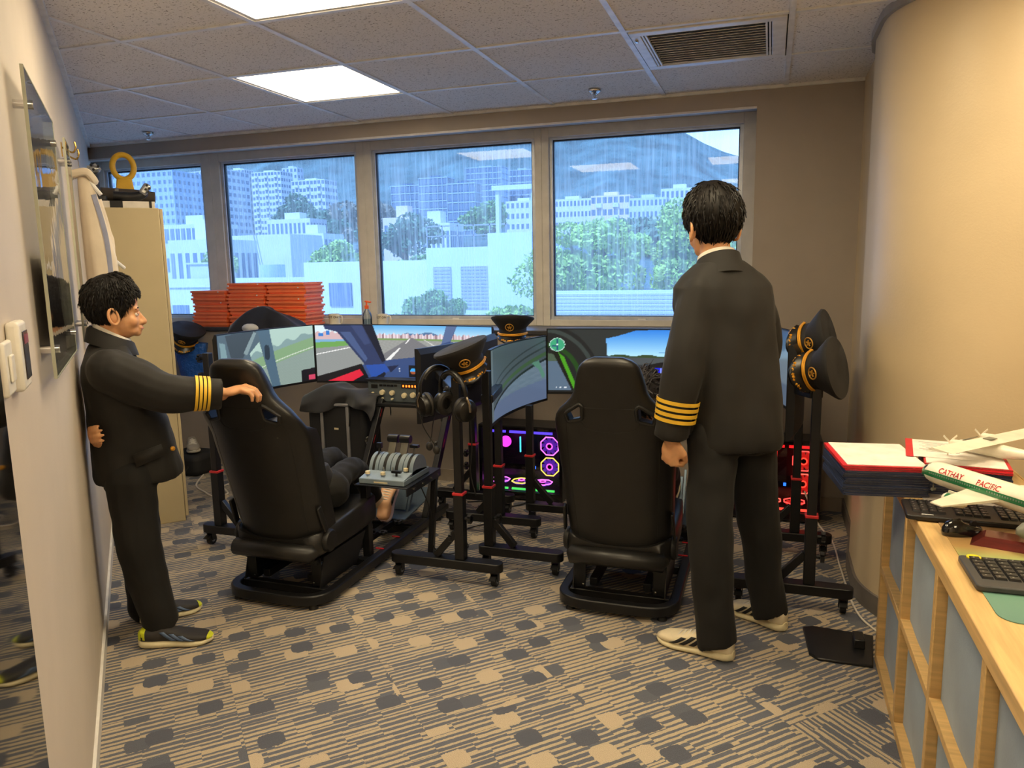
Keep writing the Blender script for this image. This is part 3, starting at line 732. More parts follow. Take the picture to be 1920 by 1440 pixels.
for s in (-1, 1):
    o_ = MB()
    for i in range(nn):
        t0, t1 = .03+.67*i/nn, .03+.67*(i+1)/nn
        for q in range(3):
            za, zb = -.18+.16*q, -.18+.16*(q+1)
            o_.add([side(t0, za, s), side(t1, za, s), side(t1, zb, s), side(t0, zb, s)], [(0, 1, 2, 3)])
    part('stripe', o_, green, A)
    wi_ = MB()
    for i in range(46):
        t = .095+i*.0128
        if i in (23, 24): continue
        c = Vector(side(t, .12, s, 1.03)); wi_.obox(c, (.0032, .001, .0042))
    part('cabin_windows', wi_, P('window_grey', (120, 130, 126), .3), A, smooth=False)['kind'] = 'stuff'
for tx, t0 in (('CATHAY', .21), ('PACIFIC', .41)):
    for s in (-1,):
        tm = textmesh(tx, .021, .0003, .0003)
        vs = []
        for v in tm.v:
            t = t0 + v.x/L; zz = .52 + v.y/R*.9
            vs.append(Vector(side(t, zz, s, 1.025)))
        tm.v = vs; part('lettering', tm, redt, A, smooth=False, label='red lettering reading ' + tx)
for s in (-1, 1):
    w_ = MB().loft([[(.30*L, s*R*.6, -.014), (.47*L, s*R*.6, -.016), (.47*L, s*R*.6, -.008), (.30*L, s*R*.6, -.008)], [(.50*L, s*.27, .012), (.56*L, s*.27, .012), (.56*L, s*.27, .015), (.50*L, s*.27, .015)]])
    part('wing', w_, white, A, smooth=False)
    e_ = MB().lathe([(.013, 0), (.017, .006), (.018, .03), (.012, .06), (.005, .07)], (.30*L, s*.10, -.028), 16, Matrix(((0, 0, 1), (0, 1, 0), (-1, 0, 0))))
    e = part('engine', e_, white, A); part('engine_band', MB().lathe([(.0183, .012), (.0186, .02), (.0181, .03)], (.30*L, s*.10, -.028), 16, Matrix(((0, 0, 1), (0, 1, 0), (-1, 0, 0)))), green, e)
    part('pylon', MB().obox((.36*L, s*.10, -.013), (.05, .004, .02)), white, A)
    part('tailplane', MB().loft([[(.88*L, s*.01, .018), (.97*L, s*.01, .018), (.97*L, s*.01, .021), (.88*L, s*.01, .021)], [(.97*L, s*.10, .024), (1.0*L, s*.10, .024), (1.0*L, s*.10, .026), (.97*L, s*.10, .026)]]), white, A, smooth=False)
part('tail_fin', MB().loft([[(.82*L, -.003, .03), (.97*L, -.003, .03), (.97*L, .003, .03), (.82*L, .003, .03)], [(.96*L, -.002, .13), (1.03*L, -.002, .13), (1.03*L, .002, .13), (.96*L, .002, .13)]]), green, A, smooth=False)
part('cockpit_glass', MB().add([side(.035, .55, -1, 1.03), side(.055, .5, -1, 1.03), side(.06, .78, -1, 1.03), side(.045, .82, -1, 1.03)], [(0, 1, 2, 3)]), P('window_dark', (30, 34, 36), .2), A)
part('nose_gear', MB().cyl((.07*L, 0, -.03), (.07*L, 0, -.052), .002, n=8).cyl((.07*L, -.005, -.054), (.07*L, .005, -.054), .005, n=12), gm, A)
part('display_stand', MB().cyl((.80*L, 0, -.105), (.80*L, 0, -.02), .005).lathe([(.045, -.1075), (.043, -.102), (.006, -.10)], (.80*L, 0, 0), 24), chrm, A)
B_ = thing('model_propeller_plane', 'white high-winged model propeller plane lying on the desk-corner papers', 'model plane', (.60, 2.80, z2_+.026), -.75)
part('fuselage', fus(.34, .022, [(0, .2, -.1), (.05, .7, 0), (.15, 1, .05), (.45, 1, .05), (.8, .45, .3), (1, .15, .5)]), white, B_)
part('wing', MB().loft([[(.07+.012, y, .026), (.07, y, .029), (.085, y, .036), (.15, y, .029)] for y in (-.26, 0, .26)]), white, B_, smooth=False)
for s in (-1, 1):
    en = part('engine', fus(.09, .013, [(0, .5, 0), (.1, .9, 0), (.6, 1, 0), (1, .4, .3)]).xf(Matrix.Translation((.035, s*.085, .02))), white, B_)
    for k in range(3):
        a = k*2.094+.4; part('propeller_blade', MB().bar((.032, s*.085, .02), (.032, s*.085+.042*math.cos(a), .02+.042*math.sin(a)), .0016, .006), white, en)
part('tail_fin', MB().loft([[(.28, -.002, .018), (.34, -.002, .02), (.34, .002, .02), (.28, .002, .018)], [(.33, -.001, .075), (.36, -.001, .075), (.36, .001, .075), (.33, .001, .075)]]), white, B_, smooth=False)
part('tailplane', MB().box(.31, .345, -.08, .08, .055, .058), white, B_)
part('roof_window', MB().obox((.11, 0, .0365), (.026, .035, .002)), gm, B_)
part('windscreen', MB().loft([[(.03, -.012, .016), (.03, .012, .016), (.03, .012, .018), (.03, -.012, .018)], [(.062, -.016, .03), (.062, .016, .03), (.062, .016, .032), (.062, -.016, .032)]]), gm, B_, smooth=False)
C_ = thing('grey_model_plane', 'grey-green model military plane at the end of the long keyboard', 'model plane', (.605, 2.13, .822), -.1)
part('fuselage', fus(.40, .032, [(0, .25, -.1), (.03, .6, 0), (.09, .9, .02), (.18, 1, .03), (.7, 1, .03), (1, .3, .5)]), gm, C_)
part('cockpit_window', MB().obox((.03, -.02, .018), (.014, .012, .006), (.2, 0, .5)), P('window_dark', (30, 34, 36), .2), C_)
part('wing', MB().loft([[(.13, y, .032), (.22, y, .032), (.22, y, .038), (.13, y, .038)] for y in (-.15, -.02)]), gm, C_, smooth=False)
part('display_stand', MB().cyl((.16, 0, -.052), (.16, 0, -.02), .004).lathe([(.035, -.0535), (.033, -.05), (.004, -.049)], (.16, 0, 0), 20), chrm, C_)
# tall stand: black floor plate with a slim post behind the shelf end
T = thing('banner_stand', 'black steel floor plate of a stand beside the cube shelf', 'stand', (.272, 3.035, 0))
part('base_plate', MB().prism([(-.10, .12), (-.085, -.10), (-.055, -.135), (.135, -.135), (.165, .12), (-.06, .14)], 0, .012), P('stand_black', (38, 38, 40), .35, .3), T, bevel=.004)
part('socket', MB().box(.08, .12, -.02, .06, .0125, .05), P('stand_black', (38, 38, 40), .35, .3), T, bevel=.004)
# ================================================================== tall cabinet and what lies on it
def LWp(s, z, d=0.): return Vector((-s*r2+WL/2+d*r2, s*r2+WL/2+d*r2, z))
def lwthing(name, label, cat, s, z, group=None):
    o = thing(name, label, cat, LWp(s, z), 0, group); o.rotation_euler = (0, 0, math.atan2(r2, -r2)); return o
# local frame of wall things: x runs along the slanted wall away from the camera, -y points into the room
cab = P('cabinet_beige', (196, 180, 142), .45, var=(3, .03))
T = lwthing('tall_cabinet', 'tall beige metal storage cabinet with its back to the slanted wall', 'cabinet', 5.18, 0)
part('body', MB().box(-.30, .36, -.398, -.012, 0, 1.862), cab, T, bevel=.004)
part('door', MB().box(-.297, .357, -.416, -.399, .03, 1.858), cab, T, bevel=.003)
part('door_handle', MB().box(.26, .275, -.434, -.4165, .95, 1.08), P('chrome', (220, 220, 222), .15, 1), T)
CS = 5.0   # things on the cabinet: local x runs from the wall out into the room
def cabthing(name, label, cat, s, d, z):
    return thing(name, label, cat, LWp(s, z, d), math.pi/4)
CT = 1.863
T = cabthing('white_carton', 'flat white carton with black straps on top of the tall cabinet', 'box', 5.03, .205, CT)
part('carton', MB().box(-.185, .175, -.11, .12, 0, .038), P('carton_white', (222, 216, 206), .6), T, bevel=.002)
for x in (-.055, .145): part('strap', MB().box(x, x+(.065 if x < 0 else .014), -.1115, .121, -.0002, .0395), P('strap_black', (26, 26, 28), .6), T)
part('print_label', MB().box(-.17, -.10, -.1115, -.11, .008, .032), P('strap_black', (26, 26, 28), .6), T)
jb = P('joystick_black', (24, 24, 26), .45); sil = P('joystick_silver', (186, 188, 190), .3, .7)
T = thing('joystick_base', 'black flight stick with silver button head upright on the carton', 'joystick', (0, 0, 0))
T.location = LWp(4.985, CT+.040, .085); T.rotation_euler = (0, 0, math.pi/4)
part('base', MB().prism(rrect(-.055, .055, -.05, .05, .02), 0, .03), jb, T, bevel=.006)
part('grip', MB().tube(smoothpts([(0, 0, .03), (0, 0, .09), (.002, -.004, .15)]), [.026]*4+[.024]*4+[.022]*5, 14), jb, T)
hd_ = part('button_head', MB().ball((.002, -.01, .175), (.034, .026, .026), 8), sil, T)
for k, (x, z) in enumerate(((-.025, .182), (-.01, .192), (.01, .194), (.025, .186), (.032, .172), (.0, .168))): part('button', MB().cyl((x, -.031, z), (x, -.04, z+.002), .007, n=10), jb if k % 2 else sil, hd_)
T = thing('fabric_roll', 'dark brown fabric roll lying along the top of the cabinet', 'fabric roll', (0, 0, 0))
T.location = LWp(5.09, CT+.040, .20); T.rotation_euler = (0, 0, math.pi/4)
part('roll', MB().tube([(-.18, 0, .046), (-.06, 0, .043), (.08, 0, .040), (.19, -.01, .034)], [.046, .043, .040, .032], 14), P('brown_fabric', (66, 58, 52), .85, bump=(60, .5)), T)
part('band', MB().tube([(-.02, 0, .042), (-.0, 0, .042)], [.0445, .044], 16), P('band_grey', (120, 118, 112), .5), T)
T = thing('flight_stick', 'black flight stick lying on its side with silver buttoned head', 'joystick', (0, 0, 0))
T.location = LWp(4.985, CT+.040, .27); T.rotation_euler = (0, 0, math.pi/4)
part('grip', MB().tube(smoothpts([(-.10, 0, .03), (-.02, 0, .027), (.04, 0, .036), (.065, 0, .058)]), [.028]*6+[.026]*6+[.025]*7, 12), jb, T)
hd_ = part('button_head', MB().obox((.068, -.004, .07), (.045, .05, .07), (0, .6, 0)), sil, T, bevel=.014, seg=3)
for k, (x, z) in enumerate(((.086, .098), (.098, .08), (.078, .075), (.092, .06))): part('button', MB().cyl((x-.008, -.026, z-.006), (x-.008, -.036, z-.006), .007, n=10), jb, hd_)
T = thing('ring_handle_tool', 'yellow ring handle with white neck standing behind the flight stick', 'tool', (0, 0, 0))
T.location = LWp(5.30, CT+.0005, .235); T.rotation_euler = (0, 0, math.pi/4)
yel = P('ring_yellow', (226, 176, 40), .4)
part('ring', MB().tube([(.058*math.cos(a), 0, .27+.072*math.sin(a)) for a in [2*math.pi*k/28 for k in range(28)]], .017, 12, closed=True), yel, T)
part('collar', MB().loft([[(x*.052, y*.018, .12) for x, y in ((-1,-1),(1,-1),(1,1),(-1,1))], [(x*.042, y*.016, .20) for x, y in ((-1,-1),(1,-1),(1,1),(-1,1))]]), yel, T, bevel=.006)
part('neck', MB().loft([[(x*.062, y*.022, 0) for x, y in ((-1,-1),(1,-1),(1,1),(-1,1))], [(x*.053, y*.018, .12) for x, y in ((-1,-1),(1,-1),(1,1),(-1,1))]]), P('neck_white', (224, 226, 226), .4), T, bevel=.004)
# ================================================================== left wall things (s = distance along the wall)
def acrylic(nm='acrylic_sheet', tint=(.93, .95, .96, 1), k=.05):
    m, n, b = newmat(nm); t = m.node_tree; t.nodes.remove(b); o = t.nodes['Material Output']
    tr = n.n('BsdfTransparent'); tr.inputs[0].default_value = tint
    gl = n.n('BsdfGlossy'); gl.inputs['Roughness'].default_value = .03; gl.inputs[0].default_value = (1, 1, 1, 1)
    lw = n.n('LayerWeight'); lw.inputs[0].default_value = .3
    nz_ = n.noise(n.n('TexCoord').outputs['Object'], 5, 2)
    n.put(gl.inputs['Normal'], n.bump(nz_, .15, .01))
    mx = n.n('MixShader'); n.put(mx.inputs[0], n.m('MULTIPLY', lw.outputs['Fresnel'], .9)); n.put(mx.inputs[1], tr.outputs[0]); n.put(mx.inputs[2], gl.outputs[0])
    n.put(o.inputs[0], mx.outputs[0]); return m
acr = acrylic(); acre = P('acrylic_edge', (176, 178, 160), .25); chrome = P('chrome', (220, 220, 222), .15, 1)
def board(label, s0, s1, z0, z1, backing=None):
    T = lwthing('acrylic_board', label, 'sign board', (s0+s1)/2, z0, 'acrylic boards on the slanted wall'); w = s1-s0; h = z1-z0
    part('sheet', MB().box(-w/2+.004, w/2-.004, -.036, -.030, .004, h-.004), acr, T)
    e = MB()
    part('edge', MB().box(-w/2, -w/2+.004, -.037, -.029, 0, h), acre, T); part('edge', MB().box(w/2-.004, w/2, -.037, -.029, 0, h), acre, T)
    part('edge', MB().box(-w/2+.004, w/2-.004, -.037, -.029, 0, .004), acre, T); part('edge', MB().box(-w/2+.004, w/2-.004, -.037, -.029, h-.004, h), acre, T)
    for x in (-w/2+.07, w/2-.07):
        for z in (.07, h-.08): part('standoff', MB().cyl((x, -.0002, z), (x, -.044, z), .011, n=14), chrome, T)
    if backing and w > .5: part('print', MB().box(-w/2+.05, w/2-.05, -.0288, -.0275, .06, h*.42), backing, T)
    return T
bd = board('large clear acrylic board on chrome standoffs nearest the wall thermostat', 2.215, 2.99, 1.238, 1.995, P('print_dark', (52, 50, 52), .5))
board('clear acrylic board behind the hanging white shirts', 3.52, 3.76, 1.225, 2.025, P('print_dark', (52, 50, 52), .5))
T = lwthing('thermostat', 'white wall thermostat with a dark display', 'thermostat', 1.775, 1.275)
plw = P('plastic_white', (226, 222, 212), .4)
part('case', MB().box(-.055, .055, -.024, -.0005, 0, .135), plw, T, bevel=.008, seg=3)
part('display', MB().box(-.02, .045, -.0265, -.0245, .02, .115), P('display_dark', (58, 52, 60), .2), T, bevel=.003)
part('display_bar', MB().box(-.016, .041, -.0275, -.0266, .09, .108), P('display_red', (150, 60, 56), .4), T)
T = lwthing('light_switch', 'white light switch plate beside the thermostat', 'light switch', 1.655, 1.28)
part('plate', MB().box(-.048, .048, -.012, -.0005, 0, .1), plw, T, bevel=.005); part('rocker', MB().box(-.02, .02, -.018, -.0121, .025, .075), plw, T, bevel=.003)
T = lwthing('wall_mirror', 'tall mirror with a dark frame on the slanted wall', 'mirror', 1.16, .12)
part('frame', MB().box(-.30, .30, -.022, -.0005, 0, 1.7), P('mirror_frame', (44, 40, 38), .3), T, bevel=.003)
part('glass', MB().box(-.275, .278, -.026, -.0221, .025, 1.675), P('mirror_glass', (92, 92, 88), .04, 1), T)
# wall hooks with hanging white shirts
brass = P('brass', (176, 146, 84), .25, 1)
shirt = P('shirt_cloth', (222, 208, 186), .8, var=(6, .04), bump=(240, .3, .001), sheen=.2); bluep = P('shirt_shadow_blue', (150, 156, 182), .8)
def hook(s, z, lab):
    T = lwthing('wall_hook', lab, 'hook', s, z, 'brass wall hooks')
    part('plate', MB().box(-.012, .012, -.004, 0, -.02, .04), brass, T); part('prong', MB().tube(smoothpts([(0, -.004, .02), (0, -.04, .0), (0, -.055, .02), (0, -.052, .045)]), .004, 8), brass, T)
def hanging_shirt(s, z, L, lab, sl):
    T = lwthing('hanging_shirt', lab, 'shirt', s, z-L, 'white shirts hanging on the slanted wall')
    part('hanger', MB().tube(smoothpts([(0, -.05, L+.05), (.012, -.05, L+.075), (0, -.05, L+.085), (-.012, -.05, L+.07)]), .0025, 6).tube([(0, -.05, L+.05), (0, -.05, L)], .0025, 6), chrome, T)
    hp = part('hanger_arms', MB().tube(smoothpts([(-.02, -.13, L-.10), (0, -.05, L+.005), (.02, -.015, L-.03)]), .009, 8), P('hanger_white', (232, 230, 226), .4), T)
    rings = []
    for i in range(19):
        t = i/18; z_ = L*(1-t)-.005; wd = .03+.055*min(1, (t*2.2))**.8; dp = .025+.06*min(1, t*2.2); rg = []
        for k in range(30):
            a = 2*math.pi*k/30; f = 1+.10*math.sin(5*a+s*3)*t+.05*math.sin(9*a+2)*t
            # drape: long axis out from the wall (local -y)
            rg.append((dp*f*math.cos(a)*.8, max(-.42, -.045-.02*t-wd*.6+wd*f*math.sin(a)*.8), z_-.06*t*math.sin(a)*0))
        rings.append([(x, min(y, -.006), z) for x, y, z in rg])
    part('body', MB().loft(rings), shirt, T)
    part('sleeve', MB().tube(smoothpts([(.03, -.10, L-.12), (.05, -.13, L-.30), (.045, -.12, L-.50)]), [.03]*6+[.036]*6+[.03], 12, flat=.6), shirt, T)
    part('collar', MB().tube(smoothpts([(-.03, -.02, L-.01), (-.035, -.08, L-.0), (.0, -.11, L-.04), (.035, -.08, L), (.03, -.02, L-.01)]), .014, 8, flat=1.3), shirt, T)
    part('shaded_placket', MB().tube(smoothpts([(-.03, -.10, L-.10), (-.055, -.135, L-.3), (-.06, -.14, L-.55)]), .012, 6, flat=.4), bluep, T)  # strip with the shirt's bluish shade put into its colour
    if sl: part('hanger_bar', MB().bar((-.02, -.10, L-.34), (.03, -.20, L-.44), .02, .016), P('hanger_white', (232, 230, 226), .4), T, bevel=.006)
hook(4.12, 2.02, 'brass hook holding the white shirt'); hook(3.90, 2.02, 'bare brass hook beside the acrylic board')
hanging_shirt(4.12, 1.96, .86, 'cream white shirt on a hanger next to the acrylic board', True)
# ================================================================== window sill things
org = P('box_orange', (248, 116, 64), .55, var=(10, .06)); 
bx = mesh_of(MB().box(-.160, .160, -.115, .115, 0, .0262), 'orange_box', False); bx.materials.append(org)
ld = mesh_of(MB().box(-.168, .168, -.123, .123, .0120, .0266), 'lid', False); ld.materials.append(P('box_orange_lid', (252, 124, 72), .5, var=(10, .05)))
for c, (x, n_, w_) in enumerate(((-4.09, 10, .95), (-3.745, 12, 1.0), (-3.40, 12, 1.0))):
    for k in range(n_):
        o = link('orange_box', bx, None, None, (x+random.uniform(-.008, .008), 4.945+random.uniform(-.01, .012), SZ+.0005+k*.0276)); o.rotation_euler = (0, 0, random.uniform(-.012, .012)); o.scale = (w_, 1, 1)
        tag(o, 'flat orange box, %s in the sill pile %s' % (ORD[n_-1-k], ('beside the tall cabinet', 'between the other two piles', 'next to the mugs')[c]), 'box', 'orange boxes on the window sill')
        l = link('lid', ld, None, o)
        if k > 4 and c < 3: part('sticker', MB().box(.10, .112, -.1245, -.123, .014, .022), plw, o) if (k+c) % 3 == 0 else None
mugm = P('mug_white', (224, 214, 192), .25, coat=.4)
def mug(x, y, lab):
    T = thing('coffee_mug', lab, 'mug', (x, y, SZ+.0005), group='mugs on the window sill')
    part('cup', MB().lathe([(.036, 0), (.040, .004), (.041, .095), (.038, .0955), (.036, .012), (.002, .012)], n=28), mugm, T)
    part('handle', MB().tube(smoothpts([(.038, -.002, .078), (.062, -.004, .08), (.07, -.004, .05), (.058, -.003, .024), (.038, -.002, .02)]), .006, 8), mugm, T)
    tm = textmesh('PILOT ON', .021, .0002, .0004)
    tm.v = [Vector((.0416*math.sin(v.x/.041), -.0416*math.cos(v.x/.041), .072+v.y)) for v in tm.v]
    part('lettering', tm, P('ink_black', (40, 36, 34), .5), T, smooth=False, label='dark lettering reading PILOT ON')
mug(-3.06, 4.93, 'white mug with dark lettering next to the orange boxes'); mug(-2.66, 4.93, 'white mug with dark lettering next to the pump bottle')
T = thing('pump_bottle', 'clear plastic pump bottle with orange pump head on the sill', 'bottle', (-2.785, 4.93, SZ+.0005))
part('bottle', MB().lathe([(.034, 0), (.036, .01), (.036, .075), (.03, .10), (.014, .125), (.012, .135), (.002, .135)], n=24), acrylic('clear_plastic', (.80, .86, .90, 1)), T)
part('liquid', MB().lathe([(.031, .004), (.033, .012), (.033, .06), (.002, .06)], n=20), acrylic('gel', (.72, .82, .88, 1)), T)
part('dip_tube', MB().cyl((0, 0, .02), (0, 0, .13), .003, n=8), plw, T)
orp = P('pump_orange', (240, 100, 34), .35)
part('pump_collar', MB().cyl((0, 0, .133), (0, 0, .158), .016), orp, T); part('pump_stem', MB().cyl((0, 0, .158), (0, 0, .18), .006), orp, T)
part('pump_spout', MB().obox((.012, 0, .184), (.05, .018, .012), (0, .15, 0)), orp, T, bevel=.004)
# ================================================================== racing seats on simulator frames
lea = P('black_leather', (26, 25, 24), .42, bump=(260, .25, .001), var=(20, .08), coat=.05); leash = P('black_shell', (24, 23, 22), .5, bump=(300, .2, .001))
blk = P('black_steel', (24, 24, 26), .38, .2, var=(10, .08)); knob = P('knob_black', (20, 20, 22), .5); redc = P('red_clip', (196, 40, 44), .45)
stl = P('bolt_steel', (190, 186, 176), .25, 1); pedm = P('pedal_grey', (92, 108, 122), .35, .5); thr = P('throttle_grey', (126, 142, 154), .45); cream = P('knob_cream', (222, 208, 170), .5)
Wz = [(.25, .20), (.29, .222), (.40, .230), (.60, .238), (.74, .249), (.82, .249), (.88, .239), (.915, .220), (.955, .176), (.985, .150), (1.02, .143), (1.06, .134), (1.10, .120), (1.125, .100), (1.14, .06)]
def hw(z): return float(np.interp(z, [a for a, b in Wz], [b for a, b in Wz]))
def cy(z): return .135 - (z-.25)*.285           # the back leans towards the room
def th(z): return float(np.interp(z, [.25, .32, .6, .85, 1.0, 1.12, 1.14], [.05, .06, .058, .05, .052, .045, .02]))
def bk(x, z, e=0.):
    """y of the rear surface"""
    w = hw(z); u = min(1, abs(x)/w); t = th(z)
    return cy(z) - t*(1-u**4)**.5 + .05*u**3*(z < .9)*(1 if z < .8 else (.9-z)/.1) - e
def make_rig(label):
    T = thing('racing_simulator_seat', label, 'simulator seat', (0, 0, 0), group='simulator seats on the carpet')
    mb = MB(); rings = []; n = 44
    zs = list(np.linspace(.25, 1.10, 34))+[1.115, 1.128, 1.136, 1.14]
    for z in zs:
        w, t, c = hw(z), th(z), cy(z); rg = []
        for k in range(n):
            a = 2*math.pi*k/n; ca, sa = math.cos(a), math.sin(a)
            x = w*math.copysign(abs(ca)**.75, ca); y = t*math.copysign(abs(sa)**.6, sa)
            u = abs(x)/w; y += .05*u**3*(1 if z < .8 else max(0, (.9-z)/.1))
            if sa > 0 and z < .82: y += .05*u**4
            rg.append((x, c+y, z))
        rings.append(rg)
    mb.loft(rings)
    bo = part('backrest', mb, lea, T, angle=1.2)
    hole = [(.184, .905), (.120, .948), (.108, .935), (.112, .882), (.172, .866)]
    for s in (-1, 1):
        c = part('cut', MB().loft([[(s*x, y, z) for x, z in hole] for y in (-.4, .5)]), lea)
        md = bo.modifiers.new('h', 'BOOLEAN'); md.operation = 'DIFFERENCE'; md.object = c; md.solver = 'EXACT'
    dg = bpy.context.evaluated_depsgraph_get(); me = bpy.data.meshes.new_from_object(bo.evaluated_get(dg))
    for md in list(bo.modifiers):
        q = md.object; bo.modifiers.remove(md); bpy.data.objects.remove(q)
    bo.data = me; me.shade_smooth(); me.set_sharp_from_angle(angle=1.0)
    for s in (-1, 1):
        hp = [(s*x, bk(s*x, z, .001), z) for x, z in hole]
        full = []
        for i in range(5):
            a, b = Vector(hp[i]), Vector(hp[(i+1) % 5])
            for k in range(4): full.append(a.lerp(b, .12+.76*k/3))
        part('harness_slot_trim', MB().tube(full, .0085, 8, closed=True), leash, T)
    for zz, x0 in ((.932, .105),):
        part('seam', MB().tube([(x, bk(x, zz, -.0005), zz) for x in np.linspace(-x0, x0, 14)], .0016, 5), leash, T)
    part('seam', MB().tube([(x, bk(x, z, -.0005), z) for x, z in smoothpts2([(-.118, .87), (-.10, .845), (-.05, .833), (0, .83), (.05, .833), (.10, .845), (.118, .87)])], .0016, 5), leash, T)
    for s in (-1, 1):
        part('seam', MB().tube([(s*x, bk(s*x, z, -.0005), z) for x, z in smoothpts2([(.12, .95), (.127, .985), (.122, 1.04), (.11, 1.09)])], .0016, 5), leash, T)
        part('seam', MB().tube([(s*x, bk(s*x, z, -.0005), z) for x, z in smoothpts2([(.185, .86), (.19, .75), (.185, .6), (.175, .4), (.17, .3)])], .0016, 5), leash, T)
    # seat cushion
    cu = MB(); rings = []
    for y, w, h0, h1 in ((.06, .19, .215, .30), (.10, .225, .205, .315), (.25, .235, .20, .33), (.45, .235, .20, .345), (.60, .225, .205, .355), (.635, .19, .22, .345)):
        rg = []
        for k in range(28):
            a = 2*math.pi*k/28; ca, sa = math.cos(a), math.sin(a); x = w*math.copysign(abs(ca)**.5, ca); z = (h0+h1)/2+(h1-h0)/2*math.copysign(abs(sa)**.6, sa)
            if sa > 0: z += .05*(abs(x)/w)**4
            rg.append((x, y, z))
        rings.append(rg)
    cu.loft(rings); part('seat_cushion', cu, lea, T, angle=1.2)
    part('rear_bolster', MB().tube([(-.205, .075, .248), (-.20, .055, .248), (.20, .055, .248), (.205, .075, .248)], [.02, .04, .04, .02], 14), lea, T, angle=1.2)
    for s in (-1, 1):
        part('hinge_cover', MB().lathe([(.052, 0), (.052, .012), (.045, .022), (.002, .026)], (s*.226, .15, .285), 24, Matrix(((0, 0, s), (0, 1, 0), (-s, 0, 0)))), leash, T)
        part('recline_lever', MB().bar((s*.240, .12, .34), (s*.232, .08, .46), .012, .03), leash, T, bevel=.004)
        part('seat_bracket', MB().loft([[(s*.20, .10, .07), (s*.206, .10, .07), (s*.206, .42, .07), (s*.20, .42, .07)], [(s*.20, .14, .205), (s*.206, .14, .205), (s*.206, .52, .205), (s*.20, .52, .205)]]).box(min(s*.15, s*.20), max(s*.15, s*.20), .12, .125, .07, .205), blk, T, smooth=False)
        part('seat_slider', MB().box(s*.17-.02, s*.17+.02, .10, .62, .18, .2), blk, T)
        part('bolt', MB().lathe([(.006, 0), (.006, .004), (.001, .005)], (s*.16, .119, .085), 8, Matrix(((1, 0, 0), (0, 0, -1), (0, 1, 0)))), stl, T)
    # floor loop of rectangular tube, rounded at the rear
    path = [(-.245, 1.42), (-.245, .8), (-.245, .12)]+[(-.145-.1*math.cos(a), .12-.1*math.sin(a)) for a in np.linspace(.15, 1.45, 6)]+[(-.1, .015), (.1, .015)]+[(.145+.1*math.sin(a), .12-.1*math.cos(a)) for a in np.linspace(.12, 1.42, 6)]+[(.245, .12), (.245, .8), (.245, 1.42)]
    rg = []
    for i, p in enumerate(path):
        a, b = Vector(path[max(i-1, 0)]), Vector(path[min(i+1, len(path)-1)]); t = (b-a).normalized(); nn = Vector((-t.y, t.x))*.022
        rg.append([(p[0]+nn.x, p[1]+nn.y, .022), (p[0]-nn.x, p[1]-nn.y, .022), (p[0]-nn.x, p[1]-nn.y, .068), (p[0]+nn.x, p[1]+nn.y, .068)])
    part('base_frame', MB().loft(rg), blk, T, bevel=.006)
    for x, y in ((-.2, .045), (.2, .045), (-.245, 1.3), (.245, 1.3)): part('foot_pad', MB().cyl((x, y, 0), (x, y, .022), .022, .016), knob, T)
    for y in (.13, .5, 1.0): part('cross_bar', MB().box(-.222, .222, y-.02, y+.02, .026, .064), blk, T, bevel=.004)
    for x in (-.12, .12): part('slide_rail', MB().box(x-.018, x+.018, .15, 1.25, .07, .106), blk, T, bevel=.003)
    for x, y in ((.225, .62), (.225, .80), (.11, .66)): part('red_clip', MB().box(x-.023, x+.023, y-.004, y+.004, .0685 if x > .2 else .1065, .073 if x > .2 else .111), redc, T)
    for x, y in ((.19, .72), (.12, .72), (.19, .9), (-.19, .72)):
        m_ = MB()
        for k in range(3): m_.obox((x, y, .118), (.05, .014, .012), (0, 0, k*math.pi/3+.2))
        part('star_knob', m_.cyl((x, y, .1065), (x, y, .13), .009, n=10), knob, T)
    # wheel deck on inclined posts
    for s in (-1, 1):
        part('deck_post', MB().bar((s*.235, 1.15, .055), (s*.235, 1.56, .67), .036, .05), blk, T, bevel=.004)
        for k, f in ((0, .62), (1, .86)):
            c = Vector((s*.235, 1.15, .055)).lerp(Vector((s*.235, 1.56, .67)), f); m_ = MB()
            for q in range(3): m_.obox(c+Vector((-.03, 0, 0)), (.012, .046, .013), (q*math.pi/3, 0, 0))
            part('star_knob', m_.cyl(c+Vector((-.035, 0, 0)), c+Vector((-.018, 0, 0)), .008, n=8), P('knob_grey', (66, 64, 60), .5), T)
            part('red_clip', MB().obox(c+Vector((0, .0, .012)), (.038, .054, .004), (.98, 0, 0)), redc, T)
    part('wheel_deck', MB().box(-.32, .32, 1.50, 1.66, .635, .655), blk, T, bevel=.004)
    # rudder pedals on the blue-grey plate
    pp = part('pedal_plate', MB().add([(-.16, .94, .112), (.21, .94, .112), (.21, 1.40, .16), (-.16, 1.40, .16), (-.16, .94, .118), (.21, .94, .118), (.21, 1.40, .166), (-.16, 1.40, .166)], [(3,2,1,0),(4,5,6,7),(0,1,5,4),(1,2,6,5),(2,3,7,6),(3,0,4,7)]), pedm, T, smooth=False)
    for x in (-.07, .12):
        part('pedal', MB().obox((x, 1.09, .23), (.10, .012, .22), (-.55, 0, 0)), pedm, pp, bevel=.004)
        part('pedal_arm', MB().bar((x+.056, 1.04, .12), (x+.056, 1.19, .35), .012, .02), pedm, pp)
    return T
def smoothpts2(p, k=5): return [(v.x, v.z) for v in smoothpts([(a, 0, b) for a, b in p], k)]
RIG1, RIG2 = (-2.09, 2.70), (-.59, 3.03)
rig = make_rig('black racing seat on a simulator frame held by the younger standing person')
rig.location = (RIG1[0], RIG1[1], 0)
rig2 = dup(rig, (RIG2[0], RIG2[1], 0), 0, 'black racing seat on a simulator frame beside the taller standing person')
